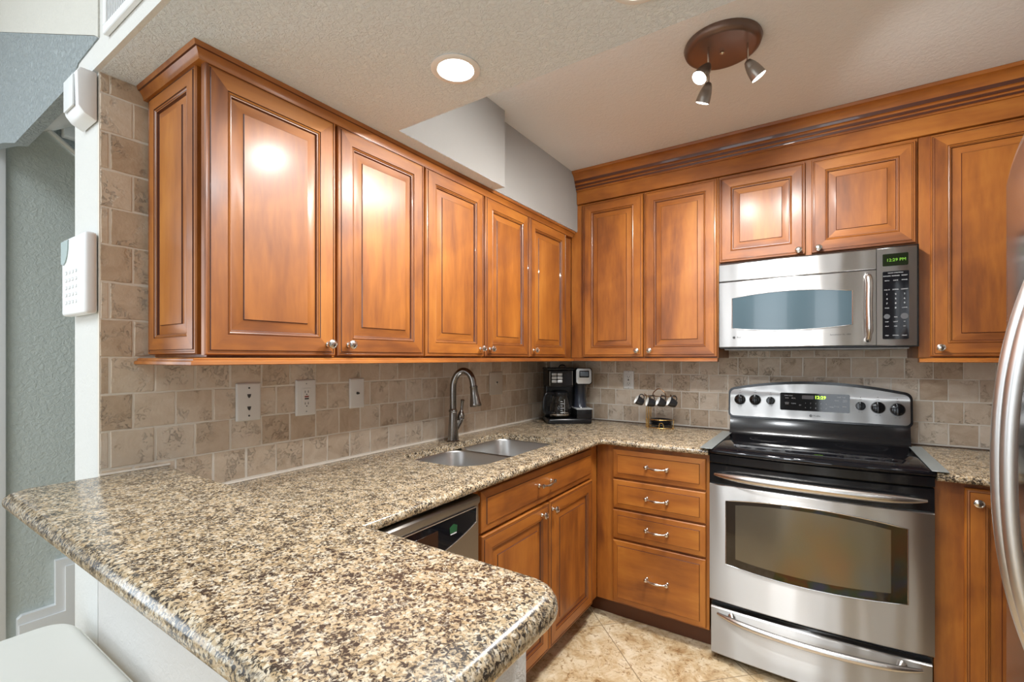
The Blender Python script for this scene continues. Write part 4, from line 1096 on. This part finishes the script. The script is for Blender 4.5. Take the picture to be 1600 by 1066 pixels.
def spot(ax, ay, dirv, dist, power, em):
    bm = B(); tube(bm, [(ax, ay, -0.026), (ax, ay, -0.088)], 0.0032, 8)
    st = obj('lamp_stem', bm, [NICKEL], t)
    dv = Vector(dirv).normalized(); o_ = Vector((ax, ay, -0.090))
    bm = B(); lathe(bm, [(0.004, -0.005), (0.010, -0.002), (0.015, 0.008), (0.0185, 0.019), (0.019, 0.023), (0.020, 0.024), (0.0235, 0.045), (0.025, 0.062), (0.0235, 0.063), (0.020, 0.030)], o=o_, axis=dv, n=28, caps=False)
    sh_ = obj('lamp_shade', bm, [LAMPG], t, angle=50)
    bm = B(); lathe(bm, [(0.0235, 0.061), (0.019, 0.064), (0.001, 0.066)], o=o_, axis=dv, n=24, caps=False); obj('bulb', bm, [em], sh_)
    d = bpy.data.lights.new('lamp', 'SPOT'); d.energy = power; d.spot_size = R(165); d.spot_blend = 0.8; d.shadow_soft_size = 0.03; d.color = (1.0, 0.985, 0.96)
    l = bpy.data.objects.new('lamp', d); COL.objects.link(l); l.parent = t
    l.location = o_ + dv*0.085; l.rotation_euler = dv.to_track_quat('-Z', 'Y').to_euler()
spot(-0.035, -0.050, (-0.36, -0.50, -0.80), 0, 25, LAMPON)
spot(-0.055, 0.060, (-0.40, 0.25, -0.9), 0, 25, LAMPDIM)
spot(0.078, 0.000, (0.50, 0.28, -0.80), 0, 25, LAMPON)

# ------------------------------------------------------------------ wall devices at the wall end
t = thing('alarm_keypad', 'white alarm keypad with grey screen on the end of the wall, level with the cabinets', 'keypad', (-0.100, YE-0.003, 1.530))
bm = B(); box(bm, -0.095, 0.098, -0.026, 0.001, -0.105, 0.105, 0.008, 3); obj('housing', bm, [WHITE], t)
bm = B(); n = 14
pts = [(-0.088, 0.100)] + [(-0.088 + 0.070*math.sin(PI/2*(1-k/n))*1.0, 0.100 - 0.075*(1-math.cos(PI/2*(k/n)))*1.0 - 0.0) for k in range(0, n+1)]
pts = [(-0.090, 0.098), (-0.030, 0.098), (-0.032, 0.075), (-0.040, 0.055), (-0.054, 0.040), (-0.072, 0.034), (-0.090, 0.038)]
prism(bm, pts, -0.0285, -0.024); obj('screen', bm, [LCD], t)
KEYM = simple('keypad_keys', (0.68, 0.70, 0.70), 0.4)
for i in range(5):
    for j_ in range(4): bm = B(); box(bm, -0.060+0.028*j_, -0.044+0.028*j_, -0.0275, -0.025, 0.005-0.02*i, 0.014-0.02*i, 0.002, 1); obj('key', bm, [KEYM], t)
t = thing('alarm_sensor', 'small white sensor box near the ceiling, above the alarm keypad', 'alarm sensor', (-0.050, YE-0.003, 1.985))
bm = B()
pr = [(0.0, -0.065), (-0.026, -0.052), (-0.038, -0.036), (-0.040, 0.050), (-0.034, 0.062), (0.0, 0.062)]
a = ring(bm, [(-0.062, y, z) for y, z in pr]); b_ = ring(bm, [(0.048, y, z) for y, z in pr]); bridge(bm, a, b_); cap(bm, a); cap(bm, b_)
bmesh.ops.bevel(bm, geom=list(bm.edges), offset=0.004, segments=2, affect='EDGES', profile=0.5)
obj('housing', bm, [WHITE], t)
bm = B(); box(bm, -0.048, 0.028, -0.044, -0.039, -0.034, 0.046, 0.002, 2); obj('front_cover', bm, [simple('cover_white', (0.74, 0.77, 0.78), 0.4)], t)
t = thing('air_vent', 'white slatted return air grille above the end of the wall at the top left', 'vent', (0.107, YE-0.0105, 2.092))
bm = B()
VW, VH = 0.56, 0.30
for a_, b_, c_, d_ in ((0, VW, 0, 0.022), (0, VW, VH-0.022, VH), (0, 0.022, 0.022, VH-0.022), (VW-0.022, VW, 0.022, VH-0.022)): box(bm, a_, b_, -0.012, 0, c_, d_, 0.002, 1)
obj('frame', bm, [WHITE], t)
bm = B(); box(bm, 0.02, VW-0.02, -0.002, -0.001, 0.02, VH-0.02); obj('backing', bm, [simple('vent_shadow', (0.30, 0.33, 0.35), 0.7)], t)
bm = B(); k = 0
while 0.030+0.011*k < VW-0.025:
    x = 0.030+0.011*k; box(bm, x, x+0.0035, -0.010, -0.002, 0.02, VH-0.02); k += 1
obj('slats', bm, [WHITE], t)
bm = B(); box(bm, -2.199, -2.14, -1.985, -1.905, 2.615, 2.70, 0.008, 2)
o = obj('stair_sensor', bm, [WHITE]); tag(o, 'small white box on the pale blue wall seen through the stair opening', 'box')

# ------------------------------------------------------------------ refrigerator
t = thing('refrigerator', 'stainless refrigerator at the right edge of the picture with long bowed handles', 'refrigerator', (1.955, -1.056, 0))
# local: x to the right (into the body), y negative towards the camera
bm = B(); box(bm, 0.085, 0.70, -0.905, -0.003, 0.02, 1.775, 0.006, 2); obj('body', bm, [simple('fridge_side_grey', (0.20, 0.20, 0.205), 0.35)], t)
def fdoor(y0, y1, z0, z1):
    bm = B(); prev = None; n = 14
    for k in range(n+1):
        y = y0+(y1-y0)*k/n; u = 2*(y+0.4525)/0.905
        f = -0.028*(1-u*u)
        e = min(y-min(y0, y1), max(y0, y1)-y); rr = 0.010
        pull = rr-math.sqrt(max(0, rr*rr-(rr-min(e, rr))**2)) if e < rr else 0
        top = z1 - 0.055*max(0.0, abs(u))**3
        r_ = ring(bm, [(0.080, y, z0), (f+0.01+pull, y, z0), (f+pull, y, z0+0.01), (f+pull, y, top-0.05), (f+0.005+pull, y, top-0.022), (f+0.022+pull, y, top-0.006), (f+0.05, y, top), (0.080, y, top)])
        if prev: bridge(bm, prev, r_)
        else: cap(bm, r_)
        prev = r_
    cap(bm, prev); return bm
STEELF = steel('fridge_stainless', (0.60, 0.585, 0.57), 0.16, 0.6, 0.0)
d1 = obj('freezer_door', fdoor(-0.270, 0.0, 0.10, 1.86), [STEELF], t, angle=45)
d2 = obj('door', fdoor(-0.905, -0.276, 0.10, 1.86), [STEELF], t, angle=45)
def fhandle(par, y, x):
    pts = []; rr = []
    for k in range(41):
        u = 2*k/40-1
        pts.append((x + 0.105*abs(u)**2.3 , y, 1.07 + u*0.55)); rr.append(0.0145)
    bm = B(); tube(bm, pts, rr, 18, sq=1.0)
    bmesh.ops.recalc_face_normals(bm, faces=bm.faces)
    return obj('handle', bm, [FRH], par, angle=60)
fhandle(d1, -0.239, -0.065); fhandle(d2, -0.307, -0.065)
bm = B(); box(bm, 0.03, 0.68, -0.89, -0.02, 0.0, 0.095); obj('base_grille', bm, [BLKP], t)

# ------------------------------------------------------------------ bar stool
t = thing('bar_stool', 'cream upholstered bar stool pushed up to the breakfast bar wall', 'stool', (0.108, -2.650, 0))
bm = B(); slab(bm, rrect(-0.240, 0.255, -0.235, 0.235, 0.07, 6), [0.028]*28, 0.555, 0.622, seg=8)
se = obj('seat', bm, [LEATH], t, angle=60)
bm = B()
tube(bm, [(p[0], p[1], 0.598) for p in rrect(-0.2405, 0.2555, -0.2355, 0.2355, 0.07, 6)], 0.003, 6, closed=True); obj('piping', bm, [LEATH], se)
for sx_ in (-1, 1):
    for sy_ in (-1, 1):
        bm = B(); tube(bm, [(sx_*0.19, sy_*0.18, 0.558), (sx_*0.215, sy_*0.205, 0.0)], [0.020, 0.014], 8); obj('leg', bm, [STOOLF], t)
bm = B()
c = [(-0.205, -0.195), (0.205, -0.195), (0.205, 0.195), (-0.205, 0.195)]
for k in range(4): tube(bm, [(*c[k], 0.20), (*c[(k+1) % 4], 0.20)], 0.009, 8)
obj('footrest', bm, [STOOLF], t)
# added rug outside the frame, stands in for colours mirrored in the oven glass
m, nt, b = mat('added_rug_colours'); L = nt.links.new
tc = N(nt, 'ShaderNodeTexCoord'); nn = N(nt, 'ShaderNodeTexNoise', i_Scale=4.0, i_Detail=3.0); L(tc.outputs['Object'], nn.inputs['Vector'])
cr = ramp(nt, [(0.32, (0.10, 0.30, 0.10)), (0.42, (0.65, 0.45, 0.08)), (0.50, (0.75, 0.20, 0.05)), (0.57, (0.25, 0.45, 0.14)), (0.66, (0.35, 0.35, 0.60))]); L(nn.outputs[0], cr.inputs[0]); L(cr.outputs[0], b.inputs['Base Color']); b.inputs['Roughness'].default_value = 0.9
bm = B(); slab(bm, rrect(1.235, 1.93, -3.6, -1.30, 0.02, 3), [0.003]*16, 0.0005, 0.009, seg=4)
o = obj('added_rug', bm, [m]); tag(o, 'colourful rug added on the stone floor for the oven glass to reflect', 'rug')
